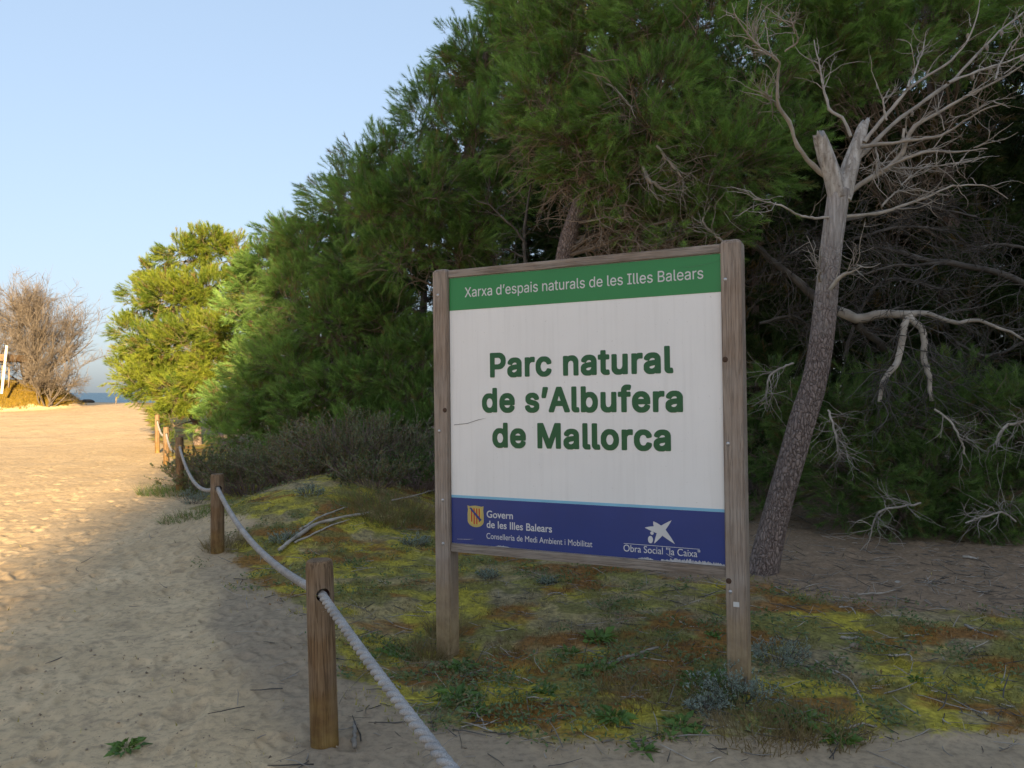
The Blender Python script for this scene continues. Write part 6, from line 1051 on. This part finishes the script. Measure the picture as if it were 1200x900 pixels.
oc = np.array([[1, 0, 0], [-1, 0, 0], [0, 1, 0], [0, -1, 0], [0, 0, .7], [0, 0, -.7]], float); of = np.array([[0, 2, 4], [2, 1, 4], [1, 3, 4], [3, 0, 4], [2, 0, 5], [1, 2, 5], [3, 1, 5], [0, 3, 5]])
V = np.stack([x, y, ground_h(x, y) + .006], 1)[:, None] + (oc[None] + rng.normal(0, .3, (n_, 6, 3))) * sz[:, None, None]
mb.add(V.reshape(-1, 3), tris=(np.arange(n_)[:, None, None] * 6 + of[None]).reshape(-1, 3), col=np.repeat(np.stack([rng.random(n_)] * 3, 1), 6, 0))
o = mb.build('sand_debris', [m_twig('sand_debris', (.17, .13, .09), (.36, .29, .21))]); tag(o, 'small crumbs and specks strewn over the sand', 'debris', kind='stuff')

# ------------------------------------------------------------------ far left: mound, bare trees, shelter, rock
def bare_tree(label, foot, H, nst, spread, n2, n3, n4, lean=(0, 0)):
    foot = np.asarray(foot, float); tb = MB(); bb = MB()
    p0 = foot + rng.normal(0, .10, (nst, 3)) * [1.6, 1, 0] - [0, 0, .15]; d = norm(rng.normal(0, spread, (nst, 3)) * [1, 1, .2] + [lean[0], lean[1], 1])
    L = rng.uniform(.5, .8, nst) * H; s1 = grow(p0, d, L, 10, .09, .03); tubes(tb, s1, np.tile(np.linspace(.085, .02, 10), (nst, 1)) * rng.uniform(.5, 1.1, (nst, 1)) * H / 5.8, 7, 0, np.repeat([[.3, 0, 0]], nst, 0))
    p, d, i, u = branch_off(s1, n2, .18, 1, .85, .22); s2 = grow(p, d, rng.uniform(.2, .42, n2) * H, 8, .12, .05); tubes(bb, s2, np.tile(np.linspace(.016, .006, 8), (n2, 1)), 4, 0, np.repeat([[.4, 0, 0]], n2, 0))
    p, d, i, u = branch_off(s2, n3, .15, 1, .6, .25); s3 = grow(p, d, rng.uniform(.10, .24, n3) * H, 6, .15, -.02); tubes(bb, s3, np.tile(np.linspace(.009, .0045, 6), (n3, 1)), 3, 0, np.stack([rng.uniform(.2, .9, n3)] + [np.zeros(n3)] * 2, 1))
    p, d, i, u = branch_off(s3, n4, .15, 1, .6, .1); s4 = grow(p, d, rng.uniform(.04, .12, n4) * H, 4, .15, 0); tubes(bb, s4, np.tile(np.linspace(.006, .003, 4), (n4, 1)), 3, 0, np.stack([rng.uniform(.2, .9, n4)] + [np.zeros(n4)] * 2, 1))
    root = empty('bare_tree', foot); tag(root, label, 'tree', 'bare trees on the grassy mound')
    for o in (tb.build('trunk', [M['bare_twig']], root, True), bb.build('branches', [M['bare_twig']], root)): o.matrix_parent_inverse = Matrix.Translation(-Vector(foot))
tf = P(27, 452, 39.5); bare_tree('large bare brown tree fanning out on the grassy mound', gp(tf[0], tf[1]), 5.6, 15, .62, 150, 1600, 8000)
tf = P(57, 455, 39.0); bare_tree('small bare bush tree at the right end of the mound', gp(tf[0], tf[1]), 3.4, 8, .40, 60, 600, 3000, (.12, 0))
tf = P(-25, 450, 40); bare_tree('bare tree cut by the left edge of the view', gp(tf[0], tf[1]), 5.6, 8, .42, 80, 600, 2400)
mb = MB(); n_ = 60000; x = MOUND[0] + rng.uniform(-5, 5, n_); y = MOUND[1] + rng.uniform(-4.6, 4.6, n_); e = ((x - MOUND[0]) / 4.6) ** 2 + ((y - MOUND[1]) / 4.0) ** 2
kp = (e + .4 * (fbm(x * 1.2, y * 1.2, 9, 3) - .5)) < .84; x, y = x[kp], y[kp]; n_ = len(x)
p0 = np.stack([x, y, ground_h(x, y) - .02], 1); d = norm(rng.normal(0, .5, (n_, 3)) + [0, 0, .9]); L = rng.uniform(.08, .24, n_); s = norm(np.cross(d, rng.normal(0, 1, (n_, 3)))) * (L * .06)[:, None]
V = np.stack([p0 - s, p0 + s, p0 + d * L[:, None]], 1).reshape(-1, 3); mb.add(V, tris=np.arange(n_ * 3).reshape(-1, 3), col=np.repeat(tints(n_, .5, .3, .25), 3, 0))
o = mb.build('mound_grass', [M['mound']]); tag(o, 'orange and yellow low plants covering the mound', 'ground cover', kind='stuff')

M['white_paint'] = m_flat('white_paint', (.74, .72, .66), .5); M['shelter_wood'] = m_wood('shelter_wood', (.17, .10, .055), (.28, .18, .10), (.26, .2, .15))
sp0 = P(3, 455, 37.2); root = empty('beach_shelter', (sp0[0] - .9, sp0[1] + .6, gz(sp0[0], sp0[1]))); tag(root, 'wooden beach shelter with white slanted prop cut by the left edge', 'shelter')
def bar(name, a, b, r0, mat, S=4):
    mb = MB(); tubes(mb, np.array([[a, (np.array(a) + b) / 2, b]], float), np.full((1, 3), r0), S, cap=True); o = mb.build(name, M[mat], root); o.matrix_parent_inverse = Matrix.Translation(-root.location); return o
a = P(2, 454, 37.2); b = P(8, 405, 37.2); bar('prop', a - [0, 0, .3], b, .055, 'white_paint', 8); bar('prop', a - [2.3, 0, .3], b - [2.3, 0, 0], .055, 'white_paint', 8)
c = P(8, 418, 37.5); rb = box_bm(c[0] - 2.8, c[0] + .06, c[1] - .1, c[1] + 1.8, c[2] - .20, c[2] + .12, .01); o = bm_obj('roof_board', rb, M['shelter_wood'], root); o.matrix_parent_inverse = Matrix.Translation(-root.location)
for i in range(8):
    q = P(8, 440, 38.2); bar('slat', [q[0] - .33 * i + .1, q[1], q[2] - .6], [q[0] - .33 * i + .1, q[1], c[2] - .19], .045, 'rail')
mb = MB(); q = P(102, 473, 53); q[2] = gz(q[0], q[1])
import bmesh
bm = bmesh.new(); bmesh.ops.create_icosphere(bm, subdivisions=4, radius=1)
for v in bm.verts:
    k_ = 1 + .5 * (fbm(np.array([v.co.x * 1.5 + 3]), np.array([v.co.y * 1.5 + v.co.z]), 6, 4)[0] - .5); v.co = Vector((v.co.x * .5 * k_, v.co.y * .4 * k_, v.co.z * .2 * k_))
M['dark_rock'] = m_flat('dark_rock', (.06, .055, .05), .9, .2, .2, 9)
o = bm_obj('rock', bm, M['dark_rock'], None, tuple(q + [0, 0, .06]), True); tag(o, 'low dark rock on the sand crest before the sea', 'rock')
q = P(136, 475, 50); mb = MB(); z0 = gz(q[0], q[1]); tubes(mb, np.array([[[q[0], q[1], z0 - .2], [q[0], q[1], z0 + .3], [q[0] + .01, q[1], z0 + .45]]]), np.full((1, 3), .05), 10, cap=True)
o = mb.build('marker_post', M['rail'], origin=(q[0], q[1], z0)); tag(o, 'little pale post on the sand crest beside the sunlit pine', 'post')
